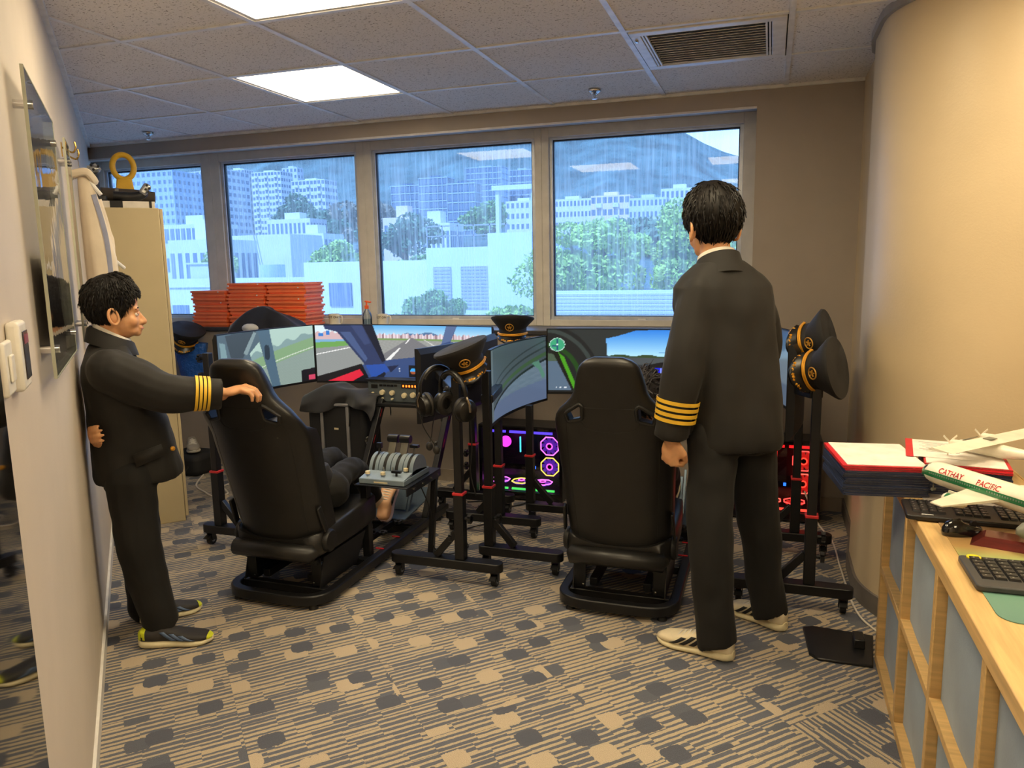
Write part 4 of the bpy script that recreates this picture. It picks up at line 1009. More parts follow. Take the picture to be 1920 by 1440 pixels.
# throttle shelf of the first rig
T = thing('throttle_shelf', 'black steel side shelf carrying the grey throttle quadrant', 'shelf', (-1.78, 3.4, 0))
part('top_plate', MB().box(-1.925, -1.635, 3.20, 3.60, .436, .442), P('plate_black', (44, 46, 52), .3, .4), T, bevel=.002, w=True)
part('side_flange', MB().box(-1.641, -1.635, 3.20, 3.60, .40, .4355), P('plate_black', (44, 46, 52), .3, .4), T, w=True)
part('front_post', MB().box(-1.915, -1.875, 3.235, 3.275, .0005, .4355), blk, T, bevel=.003, w=True)
part('rear_post', MB().bar((-1.66, 3.50, .0), (-1.66, 3.58, .43), .03, .03), blk, T, bevel=.003, w=True)
for y in (3.28, 3.38, 3.48, 3.56): part('bolt', MB().cyl((-1.635, y, .418), (-1.631, y, .418), .006, n=8), stl, T, w=True)
Q = thing('throttle_quadrant', 'grey airliner throttle quadrant with black levers and cream knobs', 'throttle', (-1.785, 3.345, .4425))
part('base', MB().box(-.125, .125, -.125, .17, 0, .028), thr, Q, bevel=.004)
pl_ = MB().add([(-.122, -.122, .028), (.122, -.122, .028), (.122, .02, .05), (-.122, .02, .05), (-.122, .17, .028), (.122, .17, .028)], [(0, 1, 2, 3), (3, 2, 5, 4), (0, 3, 4), (1, 5, 2)])
part('panel', pl_, P('throttle_panel', (140, 158, 176), .4), Q, smooth=False)
for i, (a, b) in enumerate(((-.122, -.072), (-.068, -.004), (.0, .064), (.068, .122))):
    arc = [(math.cos(t)*.085+.06, .028+math.sin(t)*.09) for t in np.linspace(0, math.pi, 15)]
    def sect(x0, x1, r): return MB().loft([[(x, y+0, .028+(z-.028)*r) for y, z in arc] for x in (x0, x1)])
    w_ = b-a
    h_ = part('hump', sect(a, a+w_*.36, 1.), thr, Q, angle=.5); part('hump', sect(b-w_*.36, b, 1.), thr, Q, angle=.5)
    part('lever_slot', sect(a+w_*.36, b-w_*.36, .93), P('slot_black', (14, 14, 15), .7), Q, angle=.5)
dk = P('lever_black', (26, 26, 28), .3)
for x in (-.036, .032):
    part('throttle_lever', MB().bar((x, .055, .10), (x, .09, .17), .04, .012), P('lever_steel', (120, 118, 108), .35, .6), Q, bevel=.002)
    part('throttle_grip', MB().cyl((x-.028, .095, .185), (x+.028, .095, .185), .021, n=18), dk, Q)
part('speedbrake_lever', MB().cyl((-.097, .04, .11), (-.097, .05, .145), .004, n=8).obox((-.097, .052, .155), (.026, .02, .028)), dk, Q); part('flap_lever', MB().cyl((.095, .05, .11), (.095, .065, .15), .004, n=8).obox((.095, .067, .158), (.045, .026, .014)), dk, Q)
for x, y in ((-.095, -.085), (-.01, -.085), (.085, -.02)): part('rotary_knob', MB().lathe([(.013, 0), (.012, .014), (.002, .016)], (x, y, .036+(y+.122)*.14), 14), cream, Q)
for x in (-.03, .02): part('toggle', MB().cyl((x, -.035, .04), (x, -.037, .068), .004, n=8), stl, Q)
part('park_brake', MB().obox((.06, -.075, .058), (.05, .016, .012)).cyl((.06, -.075, .036), (.06, -.075, .054), .006, n=8), dk, Q); part('maker_plate', MB().box(-.04, .035, -.1262, -.1252, .009, .016), cream, Q)
# autopilot panel on the deck of the first rig
Fp = thing('autopilot_panel', 'grey autopilot control panel with orange digits under the monitor', 'control panel', (-2.09, 4.30, .6555))
part('case', MB().box(-.34, .34, -.03, .05, 0, .135), P('panel_grey', (86, 94, 98), .5), Fp, bevel=.004)
part('hood', MB().box(-.35, .35, -.05, .06, .1355, .145), blk, Fp)
for x0, x1, z0, z1, em in ((-.315, -.27, .085, .11, None), (-.10, .02, .092, .118, 1), (.04, .09, .092, .118, 1)):
    d_ = part('display', MB().box(x0, x1, -.0325, -.0302, z0, z1), P('display_black', (16, 14, 14), .2), Fp)
    if em:
        g = MB()
        for k in range(5): g.box(x0+.008+k*(x1-x0-.016)/5, x0+.008+(k+.55)*(x1-x0-.016)/5, -.0333, -.0326, z0+.006, z1-.006)
        part('digits', g, EM('digit_orange', (255, 110, 30), 1.6), d_, smooth=False)['kind'] = 'stuff'
for k in range(5): part('button', MB().box(-.255+k*.026, -.235+k*.026, -.035, -.0302, .10, .112), P('display_black', (16, 14, 14), .2), Fp)
for x, z, r in ((-.305, .045, .016), (-.235, .06, .018), (-.165, .06, .017), (-.235, .02, .007), (-.165, .02, .007), (-.08, .045, .018), (-.02, .05, .018), (.06, .05, .018), (.13, .05, .018), (.2, .05, .018)):
    part('rotary_knob', MB().lathe([(r, 0), (r*.9, .018), (.001, .02)], (x, -.0302, z), 14, Matrix(((1, 0, 0), (0, 0, -1), (0, 1, 0)))), cream, Fp)
for x in (.02, .10): part('lit_button', MB().box(x, x+.022, -.036, -.0302, .02, .03), EM('button_amber', (255, 150, 60), .9), Fp)
# ================================================================== curved monitors with their pictures
def poly(px, py, pts):
    pts = np.array(pts, float); inside = np.zeros(px.shape, bool); n = len(pts); j = n-1
    for i in range(n):
        xi, yi = pts[i]; xj, yj = pts[j]
        c = ((yi > py) != (yj > py)) & (px < (xj-xi)*(py-yi)/((yj-yi) if yj != yi else 1e-9)+xi)
        inside ^= c; j = i
    return inside
def fill(img, m, c):
    img[m] = c
def noise2(x, y, s): return (np.sin(x*s*12.9+np.cos(y*s*7.1)*2)+np.sin(y*s*9.3+x*s*4.1)+np.sin((x+y)*s*21.7))/3
def pic_runway(s, t):
    X = 190+s*2110; Y = 830-t*660; im = np.zeros(s.shape+(3,)); im[:] = (52, 74, 120)
    def win(m):
        hz = 305; sky = np.clip((Y-170)/(hz-170), 0, 1)[..., None]
        im[m] = ((1-sky)*np.array((96, 170, 226))+sky*np.array((196, 226, 240)))[m]
        mt = m & (Y > 275-22*np.sin((X-1230)/150)-12*np.sin(X/47)) & (X > 1220) & (X < 1760); fill(im, mt, (84, 116, 156))
        ct = m & (Y > 272+8*np.sin(X/9.)+7*np.sin(X/23.)); im[ct] = (200, 178, 186); fill(im, ct & (np.sin(X/6.1) > .5), (232, 220, 226)); fill(im, ct & (np.sin(X/17) > .8), (150, 120, 130))
        fill(im, m & (Y > 318), (120, 150, 92)); gr = m & (Y > 340); im[gr] = np.stack([150+noise2(X, Y, .11)*9, 152+noise2(X, Y, .11)*9, 148+noise2(X, Y, .11)*9], -1)[gr]
        rw = m & (Y > 312) & (np.abs(X-1330) < (Y-308)*1.75+8); im[rw] = np.stack([118+noise2(X, Y, .05)*6]*2+[122+noise2(X, Y, .05)*6], -1)[rw]
        fill(im, poly(X, Y, [(1305, 318), (1322, 318), (1262, 378), (1245, 378)]) & m, (232, 232, 230)); fill(im, poly(X, Y, [(1170, 430), (1195, 430), (1060, 575), (1005, 575)]) & m, (232, 232, 230))
        fill(im, poly(X, Y, [(1470, 330), (1480, 330), (1660, 420), (1640, 425)]) & m, (214, 214, 210))
    win(poly(X, Y, [(860, 165), (1760, 165), (1690, 372), (1390, 530), (1000, 578)]))
    win(poly(X, Y, [(1885, 165), (2310, 165), (2310, 400), (1800, 350)]))
    m = (X < 1000) & (Y < 800) & ~poly(X, Y, [(290, 165), (860, 165), (1000, 600), (860, 840), (760, 640), (440, 240), (300, 210)]) & (X < 190+2110*.4) & (Y < 780-(X-190)*.27+0)
    m &= poly(X, Y, [(150, 160), (300, 165), (310, 215), (440, 245), (770, 640), (700, 700), (150, 800)])
    im[m] = (214, 232, 240); fill(im, m & (Y > 250+14*np.sin(X/13.)) & (Y < 335), (206, 176, 178)); fill(im, m & poly(X, Y, [(225, 265), (280, 260), (282, 300), (228, 300)]), (50, 120, 200)); fill(im, m & poly(X, Y, [(315, 235), (352, 232), (356, 280), (318, 285)]), (50, 120, 200))
    fill(im, m & (Y > 332) & (Y < 372), (120, 170, 208)); g = m & (Y > 370-(X-190)*.04); im[g] = (108, 160, 84)
    g = m & (Y > 442-(X-190)*.09); im[g] = np.stack([140+noise2(X, Y, .09)*12, 144+noise2(X, Y, .09)*12, 142+noise2(X, Y, .09)*12], -1)[g]
    fill(im, m & (np.abs(Y-(510-(X-210)*.21)) < 5), (236, 236, 234))
    fill(im, poly(X, Y, [(290, 160), (740, 160), (1000, 590), (960, 650), (760, 640), (440, 245), (300, 210)]), (44, 56, 92))
    fill(im, poly(X, Y, [(480, 250), (600, 250), (790, 560), (760, 600)]), (70, 88, 130)); fill(im, poly(X, Y, [(740, 160), (865, 160), (1005, 580), (960, 600)]), (20, 26, 44)); fill(im, poly(X, Y, [(600, 160), (735, 160), (830, 380), (760, 400)]), (56, 70, 110))
    fill(im, poly(X, Y, [(1755, 165), (1880, 165), (1800, 340), (1690, 372)]), (86, 106, 146))
    fill(im, poly(X, Y, [(760, 640), (990, 620), (1050, 700), (840, 810)]), (40, 78, 160)); fill(im, poly(X, Y, [(840, 800), (990, 710), (1000, 740), (960, 800)]), (24, 28, 40)); fill(im, poly(X, Y, [(1020, 650), (1160, 630), (1060, 720)]), (28, 36, 64))
    for a in (1285, 1500, 1720):
        fill(im, (np.abs(X-a-55) < 62) & (np.abs(Y-698) < 68), (18, 20, 26)); r = np.hypot(X-a-50, Y-698); fill(im, (r < 34) & (Y < 700), (60, 160, 226)); fill(im, (r < 34) & (Y >= 700), (160, 84, 50))
    fill(im, (np.hypot(X-1170, Y-672) < 8) | (np.hypot(X-1170, Y-700) < 8), (190, 200, 220)); fill(im, (Y > 795) & (X > 1180), (30, 40, 70))
    fill(im, poly(X, Y, [(150, 790), (715, 622), (820, 840), (150, 840)]), (14, 14, 20)); fill(im, poly(X, Y, [(300, 836), (690, 688), (732, 755), (590, 836)]), (214, 34, 58))
    return im
def pic_sidewin(s, t):
    X = 260+s*740; Y = 520-85*s + (1-t)*(400+25*s)
    im = np.zeros(s.shape+(3,)); im[:] = (84, 104, 116)
    def out(m):
        hz = 690-(X-540)*.36; im[m] = (178, 206, 196); fill(im, m & (Y > hz-40+14*np.sin(X/19)), (132, 160, 160)); fill(im, m & (Y > hz), (132, 166, 124)); g = m & (Y > hz+90); im[g] = np.stack([140+noise2(X, Y, .1)*5, 158+noise2(X, Y, .1)*5, 150+noise2(X, Y, .1)*5], -1)[g]
        fill(im, m & (np.abs(Y-(hz+75)) < 3.5), (206, 218, 200))
    out(X > 680); out(poly(X, Y, [(520, 640), (600, 560), (680, 890), (600, 880), (560, 800)]))
    fill(im, poly(X, Y, [(590, 470), (680, 460), (745, 900), (680, 900)]), (78, 104, 122)); r = ((X-655)/20)**4+((Y-635)/52)**4; fill(im, r < 1, (40, 54, 66))
    fill(im, poly(X, Y, [(330, 520), (560, 480), (590, 470), (470, 660), (420, 720), (380, 720)]), (62, 74, 82)); fill(im, poly(X, Y, [(470, 640), (560, 490), (580, 500), (500, 650)]), (132, 152, 156)); fill(im, poly(X, Y, [(280, 565), (325, 572), (342, 705), (288, 705)]), (124, 154, 160))
    fill(im, poly(X, Y, [(900, 780), (1010, 760), (1010, 880), (900, 880)]), (16, 18, 24)); fill(im, poly(X, Y, [(955, 818), (1005, 812), (1005, 852), (955, 856)]), (206, 70, 100)); fill(im, Y > 880-0*X, (50, 80, 100))
    return im
def pic_light(s, t):
    X = 600+s*1560; Y = 735-t*520; im = np.zeros(s.shape+(3,)); im[:] = (40, 46, 46)
    r = np.hypot((X-560)/420, (Y-640)/470); fill(im, r < 1, (24, 28, 30)); fill(im, (r > .86) & (r < .93), (50, 60, 58)); fill(im, (r > .60) & (r < .68), (26, 66, 22))
    w = poly(X, Y, [(560, 400), (640, 420), (770, 720), (560, 720)]); im[w] = (84, 104, 124); fill(im, w & (Y < 480), (70, 88, 70)); fill(im, w & (Y > 600) & (np.abs(Y-690) < 0), (0, 0, 0))
    fill(im, poly(X, Y, [(610, 380), (700, 420), (825, 720), (770, 720), (650, 430)]), (14, 18, 14)); fill(im, poly(X, Y, [(672, 400), (715, 440), (815, 712), (785, 712)]), (70, 150, 30))
    rc = np.hypot(X-668, Y-340); fill(im, rc < 56, (190, 220, 210)); fill(im, rc < 51, (56, 160, 116)); fill(im, (np.abs(X-668) < 6) & (rc < 46), (36, 80, 110)); fill(im, (np.abs(Y-350) < 5) & (X < 668) & (rc < 40), (36, 80, 110)); fill(im, rc < 6, (236, 240, 240))
    fr = poly(X, Y, [(1020, 290), (1100, 270), (1240, 222), (2300, 205), (2300, 455), (1250, 500), (1030, 440)])
    sk = np.clip((Y-220)/215, 0, 1)[..., None]; im[fr] = ((1-sk)*np.array((46, 128, 222))+sk*np.array((176, 226, 246)))[fr]
    fill(im, fr & (Y > 425+7*np.sin(X/31)), (52, 70, 40)); fill(im, fr & (Y > 446), (70, 76, 78)); fill(im, fr & (np.abs(Y-398) < 2) & (np.abs(X-1450) < 55), (80, 140, 196))
    d = ((X-1520)/310)**2+((Y-620)/150)**2; fill(im, (d < 1) & (Y > 470), (16, 17, 20)); fill(im, (Y > 600) & (X > 1230), (18, 19, 23)); lc = (X > 1372) & (X < 1560) & (Y > 522) & (Y < 566); fill(im, lc, (20, 30, 220)); fill(im, lc & (np.abs(X-1412) < 3), (150, 170, 240)); fill(im, lc & (np.abs(X-1500) < 14) & (Y < 545), (10, 14, 90))
    fill(im, np.abs((Y-600)-(X-1490)*.5) < 4 * (np.abs(X-1490) < 40), (120, 120, 120)); fill(im, (Y > 690) & (Y < 702) & (X < 780) & (np.sin(X/6) > 0) & (np.sin(X/21) > -.3), (206, 214, 220))
    return im
def pic_sea(s, t):
    X = 160+s*450; Y0 = 430-200*s; Y1 = 1010-280*s; Y = Y0+(1-t)*(Y1-Y0); u = s; v = 1-t
    im = np.zeros(s.shape+(3,)); im[:] = (66, 78, 84)
    lo = v > .98-.62*u**.6+.0; im[lo] = np.stack([104+noise2(u, v*3, 3)*7-v*10, 120+noise2(u, v*3, 3)*7-v*6, 132+noise2(u, v*3, 3)*7], -1)[lo]
    fill(im, lo & (v > .8-.12*u), (88, 104, 132)); e = v-(.98-.62*u**.6); fill(im, (np.abs(e) < .018), (26, 34, 36)); fill(im, (np.abs(e+.09) < .03) & (u > .2), (58, 84, 56)); fill(im, (np.abs(e+.2) < .015), (44, 52, 56)); fill(im, (np.abs(e+.3) < .012), (46, 54, 58))
    fill(im, poly(u, v, [(.80, .38), (.9, .36), (.99, .62), (.95, .66), (.9, .5)]), (84, 130, 110)); fill(im, (np.abs(v-.62-.02*np.sin(u*40)) < .006) & (u < .25), (160, 170, 176)); fill(im, (u < .07), (92, 104, 108))
    return im
def pic_plain(s, t):
    im = np.zeros(s.shape+(3,)); im[:] = (112, 126, 138); fill(im, t > .7+.2*s, (70, 80, 88)); fill(im, t < .3, (90, 104, 122)); return im
def screen_mat(name, strength):
    m, n, b = newmat(name); a = n.n('VertexColor', layer_name='picture')
    b.inputs['Base Color'].default_value = (.012, .012, .014, 1); b.inputs['Roughness'].default_value = .28
    n.put(b.inputs['Emission Color'], a.outputs[0]); b.inputs['Emission Strength'].default_value = strength
    return m
bezel = P('bezel_black', (20, 20, 22), .4); backp = P('monitor_back', (26, 26, 29), .5, bump=(90, .2))
def monitor(label, A, B, z0, z1, sag, pic, bright, nu=150, nv=60):
    """A = viewer's left end, B = viewer's right end (plan points); concave towards the viewer"""
    A, B = Vector(A+(0,)), Vector(B+(0,)); d = (B-A); L = d.length; d.normalize(); nrm = Vector((d.y, -d.x, 0))   # towards the viewer
    T = thing('curved_monitor', label, 'monitor', ((A+B)/2+Vector((0, 0, z0))), 0, 'curved monitors of the simulators'); o0 = T.location.copy()
    def pt(s, z, off): return A + d*L*s - nrm*(sag*4*s*(1-s)) + nrm*off + Vector((0, 0, z)) - o0
    n = 24
    body = MB(); rings = []
    for i in range(n+1):
        s = i/n; rings.append([pt(s, z0, 0), pt(s, z1, 0), pt(s, z1, -.012), pt(s, z1-.03, -.03), pt(s, z0+.03, -.03), pt(s, z0, -.012)])
    part('back_shell', body.loft(rings), backp, T, angle=.5)
    e = .006/L
    for nm, q in (('top', [(z1-.006, z1)]), ('bottom', [(z0, z0+.014)])):
        r_ = MB(); r_.loft([[pt(i/n, q[0][0], .0005), pt(i/n, q[0][1], .0005), pt(i/n, q[0][1], .006), pt(i/n, q[0][0], .006)] for i in range(n+1)]); part('bezel', r_, bezel, T, angle=.5)
    for s0, s1 in ((0, e), (1-e, 1)): part('bezel', MB().loft([[pt(s, z0+.014, .0005), pt(s, z1-.006, .0005), pt(s, z1-.006, .006), pt(s, z0+.014, .006)] for s in (s0, s1)]), bezel, T, angle=.5)
    S_, T_ = np.meshgrid(np.linspace(0, 1, nu+1), np.linspace(0, 1, nv+1))
    vs = [pt(e+(1-2*e)*S_[j, i], z0+.014+(z1-z0-.02)*T_[j, i], .002) for j in range(nv+1) for i in range(nu+1)]
    fs = [(j*(nu+1)+i, j*(nu+1)+i+1, (j+1)*(nu+1)+i+1, (j+1)*(nu+1)+i) for j in range(nv) for i in range(nu)]
    me = bpy.data.meshes.new('screen'); me.from_pydata([tuple(v) for v in vs], [], fs); me.shade_smooth()
    c = np.clip(pic(S_, T_), 0, 255)/255; c = np.where(c <= .04045, c/12.92, ((c+.055)/1.055)**2.4)
    at = me.color_attributes.new('picture', 'FLOAT_COLOR', 'POINT'); buf = np.ones((len(vs), 4), np.float32); buf[:, :3] = c.reshape(-1, 3); at.data.foreach_set('color', buf.ravel())
    link('screen', me, screen_mat('screen_picture', bright), T)
    part('mount_plate', MB().obox((pt(.5, (z0+z1)/2, -.045)), (.12, .03, .12), Matrix((d, nrm, Vector((0, 0, 1)))).transposed()), blk, T)
    return T
monitor('wide curved monitor showing an airport runway from a cockpit', (-2.99, 4.55), (-1.66, 4.52), .715, 1.122, .07, pic_runway, .52, 260, 90)
monitor('curved monitor showing a cockpit side window and green field', (-3.13, 3.72), (-2.995, 4.545), .722, 1.122, .05, pic_sidewin, .48, 170, 80)
monitor('curved monitor turned away with only its black back showing', (-1.655, 4.515), (-1.752, 3.59), .676, 1.078, .05, pic_plain, .4, 20, 10)
monitor('wide curved monitor showing blue sky over a light aircraft cockpit', (-1.285, 4.46), (.03, 4.45), .712, 1.117, .07, pic_light, .52, 240, 90)
monitor('curved monitor showing grey sea under a dark canopy arch', (-1.354, 3.635), (-1.289, 4.455), .672, 1.075, .05, pic_sea, .45, 160, 80)
monitor('curved monitor edge-on behind the taller standing person', (.035, 4.445), (.088, 3.45), .722, 1.14, .08, pic_plain, .4, 60, 30)
# ================================================================== wheeled monitor stands
cast = P('caster_grey', (150, 150, 148), .35)
def caster(T, x, y):
    c = part('caster', MB().cyl((x-.012, y, .028), (x+.012, y, .028), .028, n=20), knob, T)
    part('hub', MB().cyl((x-.0135, y, .028), (x+.0135, y, .028), .014, n=16), cast, c); part('fork', MB().box(x-.018, x-.0145, y-.014, y+.016, .026, .066).box(x+.0145, x+.018, y-.014, y+.016, .026, .066).box(x-.018, x+.018, y-.02, y+.024, .066, .072), blk, c); part('brake', MB().obox((x, y-.034, .05), (.03, .03, .004), (.4, 0, 0)), blk, c)
def stand(label, x, y, fx0, fx1, top, brace, split=.52, knobs=(), arm=None):
    T = thing('monitor_stand', label, 'monitor stand', (x, y, 0), 0, 'wheeled monitor stands')
    a, b = fx0-x, fx1-x
    pr = [(a+.02, -.035), (b-.02, -.035)]+[(b-.02+.03*math.sin(t), -.035*math.cos(t)) for t in np.linspace(.3, 2.84, 7)]+[(b-.02, .035), (a+.02, .035)]+[(a+.02-.03*math.sin(t), .035*math.cos(t)) for t in np.linspace(.3, 2.84, 7)]
    part('foot_bar', MB().prism(pr, .073, .118), blk, T, bevel=.004)
    for cx in (a+.03, b-.03): caster(T, cx, 0)
    part('lower_post', MB().box(-.024, .024, -.024, .024, .1185, split), blk, T, bevel=.003)
    part('upper_post', MB().box(-.019, .019, -.019, .019, split, top), blk, T, bevel=.003)
    part('red_collar', MB().box(-.027, .027, -.027, .027, split-.004, split+.008), redc, T, bevel=.002)
    part('brace', MB().bar((brace*.13, 0, .122), (brace*.02, 0, .25), .03, .034, (0, 1, 0)), blk, T, bevel=.003)
    for z, s in knobs:
        m_ = MB()
        for q in range(3): m_.obox((s*.05, 0, z), (.016, .046, .014), (q*math.pi/3, 0, 0))
        part('star_knob', m_.cyl((s*.026, 0, z), (s*.056, 0, z), .009, n=10), knob, T)
    if arm: part('bracket_arm', MB().bar((0, 0, arm[2]), (arm[0]-x, arm[1]-y, arm[2]), .04, .06, (0, 0, 1)), blk, T, bevel=.004)
    return T
stand('wheeled black stand with the headsets hanging from its post', -1.36, 3.20, -1.72, -1.16, 1.10, -1, .44, ((.32, 1), (.22, -1), (1.0, 1), (.86, 1)), (-1.66, 3.70, .93))
stand('wheeled black stand between the headset stand and the bright computer case', -1.29, 3.41, -1.34, -.92, 1.0, 1, .42, ((.26, 1),), (-1.36, 3.75, .86))
stand('wheeled black stand right in front of the purple computer case', -1.40, 3.87, -1.72, -1.17, .70, -1, .40, ((.32, -1), (.24, -1)))
stand('wheeled black stand close beside the purple computer case', -1.30, 4.13, -1.32, -.92, .70, 1, .40, ())
stand('wheeled black stand behind the throttle shelf', -1.70, 4.24, -1.95, -1.45, .68, -1, .42, ((.36, -1), (.28, -1)))
stand('wheeled black stand carrying the captain caps by the curved wall', .20, 3.36, -.12, .37, 1.02, -1, .42, ((.33, 1), (.24, 1)), (.12, 3.5, .95))
stand('wheeled black stand in front of the red computer case', .16, 4.02, -.1, .33, .70, -1, .40, ())
stand('wheeled black stand on the cabinet side of the first simulator', -2.83, 3.29, -2.93, -2.42, 1.07, 1, .42, ((1.04, -1), (.94, -1)), (-3.10, 3.86, .93))
# ================================================================== computers with coloured lights
pcb = P('case_black', (22, 22, 24), .35); inner = P('case_inner', (34, 28, 40), .4)
def sm_glass():
    m, n, b = newmat('smoked_glass'); t = m.node_tree; t.nodes.remove(b); tr = n.n('BsdfTransparent'); tr.inputs[0].default_value = (.75, .72, .75, 1)
    gl = n.n('BsdfGlossy'); gl.inputs['Roughness'].default_value = .02; mx = n.n('MixShader'); mx.inputs[0].default_value = .05
    n.put(mx.inputs[1], tr.outputs[0]); n.put(mx.inputs[2], gl.outputs[0]); n.put(t.nodes['Material Output'].inputs[0], mx.outputs[0]); return m
sg = sm_glass()
def pc(label, x0, x1, y0, y1, h, pal, z=0):
    T = thing('desktop_computer', label, 'computer', ((x0+x1)/2, (y0+y1)/2, z)); w, d = x1-x0, y1-y0
    f = MB().box(-w/2, w/2, -d/2+.004, d/2, .012, .06).box(-w/2, w/2, -d/2+.004, d/2, h-.025, h).box(-w/2, -w/2+.02, -d/2+.004, d/2, .06, h-.025).box(w/2-.02, w/2, -d/2+.004, d/2, .06, h-.025).box(-w/2+.02, w/2-.02, d/2-.02, d/2, .06, h-.025)
    part('case', f, pcb, T); part('motherboard', MB().box(-w/2+.03, w/2-.13, d/2-.03, d/2-.021, .13, h-.05), inner, T)
    for sx in (-1, 1):
        for sy in (-1, 1): part('foot', MB().cyl((sx*(w/2-.05), sy*(d/2-.04), 0), (sx*(w/2-.05), sy*(d/2-.04), .012), .018), knob, T)
    part('side_glass', MB().box(-w/2+.004, w/2-.004, -d/2, -d/2+.003, .02, h-.01), sg, T)
    em = [EM(pal['n']+str(i), c, s_) for i, (c, s_) in enumerate(pal['c'])]
    def fan(cx, cz, r, flat, k):
        R = Matrix(((1, 0, 0), (0, 0, -1), (0, 1, 0))) if not flat else Matrix.Identity(3)
        c = Vector((cx, -d/2+.05 if not flat else -.01, cz))
        ring = [c+R@Vector((r*math.cos(a), r*math.sin(a), 0)) for a in [math.pi/8+k2*math.pi/4 for k2 in range(8)]]
        F = part('fan', MB().tube(ring, .0042, 6, closed=True), em[k % 2], T)
        for b in range(9):
            a = b*2*math.pi/9; p0 = c+R@Vector((r*.32*math.cos(a), r*.32*math.sin(a), -.01)); p1 = c+R@Vector((r*.86*math.cos(a+.35), r*.86*math.sin(a+.35), -.01))
            part('blade', MB().bar(p0, p1, .004, r*.36, tuple(R@Vector((0, 0, 1)))), em[2], F)
        part('fan_hub', MB().lathe([(r*.24, -.015), (r*.24, .004), (r*.16, .008), (.001, .008)], c, 16, R), pcb, F); part('hub_ring', MB().tube([c+R@Vector((r*.3*math.cos(a), r*.3*math.sin(a), .006)) for a in [2*math.pi*q/20 for q in range(20)]], .004, 6, closed=True), em[3], F)
    rr = .062
    for q in range(2): fan(w/2-.095, h-.13-q*.135, rr, False, q)
    for q in range(3): fan(-w/2+.11+q*.14*(w/.54), .105, rr*(w/.54)**.5, True, q)
    for q in range(3):
        part('light_strip', MB().box(-w/2+.05+q*.15*(w/.54), -w/2+.05+q*.15*(w/.54)+.125*(w/.54), -d/2+.02, -d/2+.03, h-.05, h-.036), em[4], T)
        part('light_strip', MB().box(-w/2+.06+q*.15*(w/.54), -w/2+.06+q*.15*(w/.54)+.125*(w/.54), -d/2+.02, -d/2+.03, .068, .080), em[5], T)
    part('pump_disc', MB().lathe([(.036, 0), (.036, .012), (.001, .014)], (-w/2+.17, -d/2+.06, h-.115), 24, Matrix(((1, 0, 0), (0, 0, -1), (0, 1, 0)))), em[6], T)
    part('memory_strip', MB().box(-w/2+.265, -w/2+.272, -d/2+.05, -d/2+.06, h-.18, h-.08), em[7], T); part('graphics_card', MB().box(-w/2+.06, w/2-.16, -d/2+.04, d/2-.03, .2, .235), pcb, T); part('logo_light', MB().box(w/2-.2, w/2-.185, -d/2+.035, -d/2+.0395, .21, .228), em[8], T)
    return T
pc('computer case with purple fans and rainbow lights behind glass', -1.76, -1.20, 4.48, 4.71, .492, dict(n='rgbp', c=[((250, 120, 255), 1.6), ((240, 220, 90), 1.4), ((96, 40, 190), .55), ((250, 90, 220), 1.8), ((90, 70, 255), 1.3), ((70, 220, 90), 1.2), ((255, 60, 220), 1.6), ((70, 210, 220), 1.6), ((40, 110, 255), 2.)]))
pc('computer case with glowing red fans behind glass', -.20, .31, 4.50, 4.70, .49, dict(n='rgbr', c=[((255, 70, 60), 1.9), ((255, 90, 70), 1.9), ((190, 20, 16), .9), ((255, 60, 40), 1.9), ((220, 30, 30), 1.3), ((255, 70, 50), 1.5), ((220, 20, 20), 1.), ((255, 50, 40), 1.5), ((40, 110, 255), 2.)]))
# ================================================================== cables
def cable(label, pts, r, mt, group=None): return single('cable', MB().tube(smoothpts(pts, 8), r, 8), mt, label, 'cable', group)
cw = P('cable_white', (216, 208, 196), .5); ck = P('cable_black', (22, 22, 24), .5)
cable('white cable running along the skirting of the curved wall', [(.22, 4.42, .22), (.29, 4.38, .06), (.36, 4.25, .005), (.372, 3.9, .005), (.382, 3.6, .005), (.392, 3.42, .005), (.415, 3.30, .005), (.47, 3.18, .005)], .0045, cw)
cable('white cable looped on the carpet beside the tall cabinet', [(-3.95, 4.45, .005), (-3.80, 4.2, .005), (-3.62, 4.08, .005), (-3.5, 4.02, .005), (-3.45, 4.1, .005), (-3.6, 4.25, .005), (-3.5, 4.4, .005), (-3.3, 4.35, .005)], .006, cw)
cable('black cable drooping in a loop from the throttle shelf', [(-1.69, 3.42, .435), (-1.62, 3.43, .25), (-1.63, 3.46, .06), (-1.56, 3.50, .005), (-1.50, 3.62, .005), (-1.56, 3.72, .005), (-1.62, 3.85, .005), (-1.54, 3.99, .005), (-1.40, 4.04, .005)], .0032, ck)
cable('black cable coiled on the carpet behind the wheeled stands', [(-1.80, 4.36, .005), (-1.62, 4.42, .005), (-1.5, 4.35, .005), (-1.42, 4.5, .005), (-1.6, 4.6, .005), (-1.86, 4.55, .005), (-2.0, 4.66, .005)], .0045, ck)
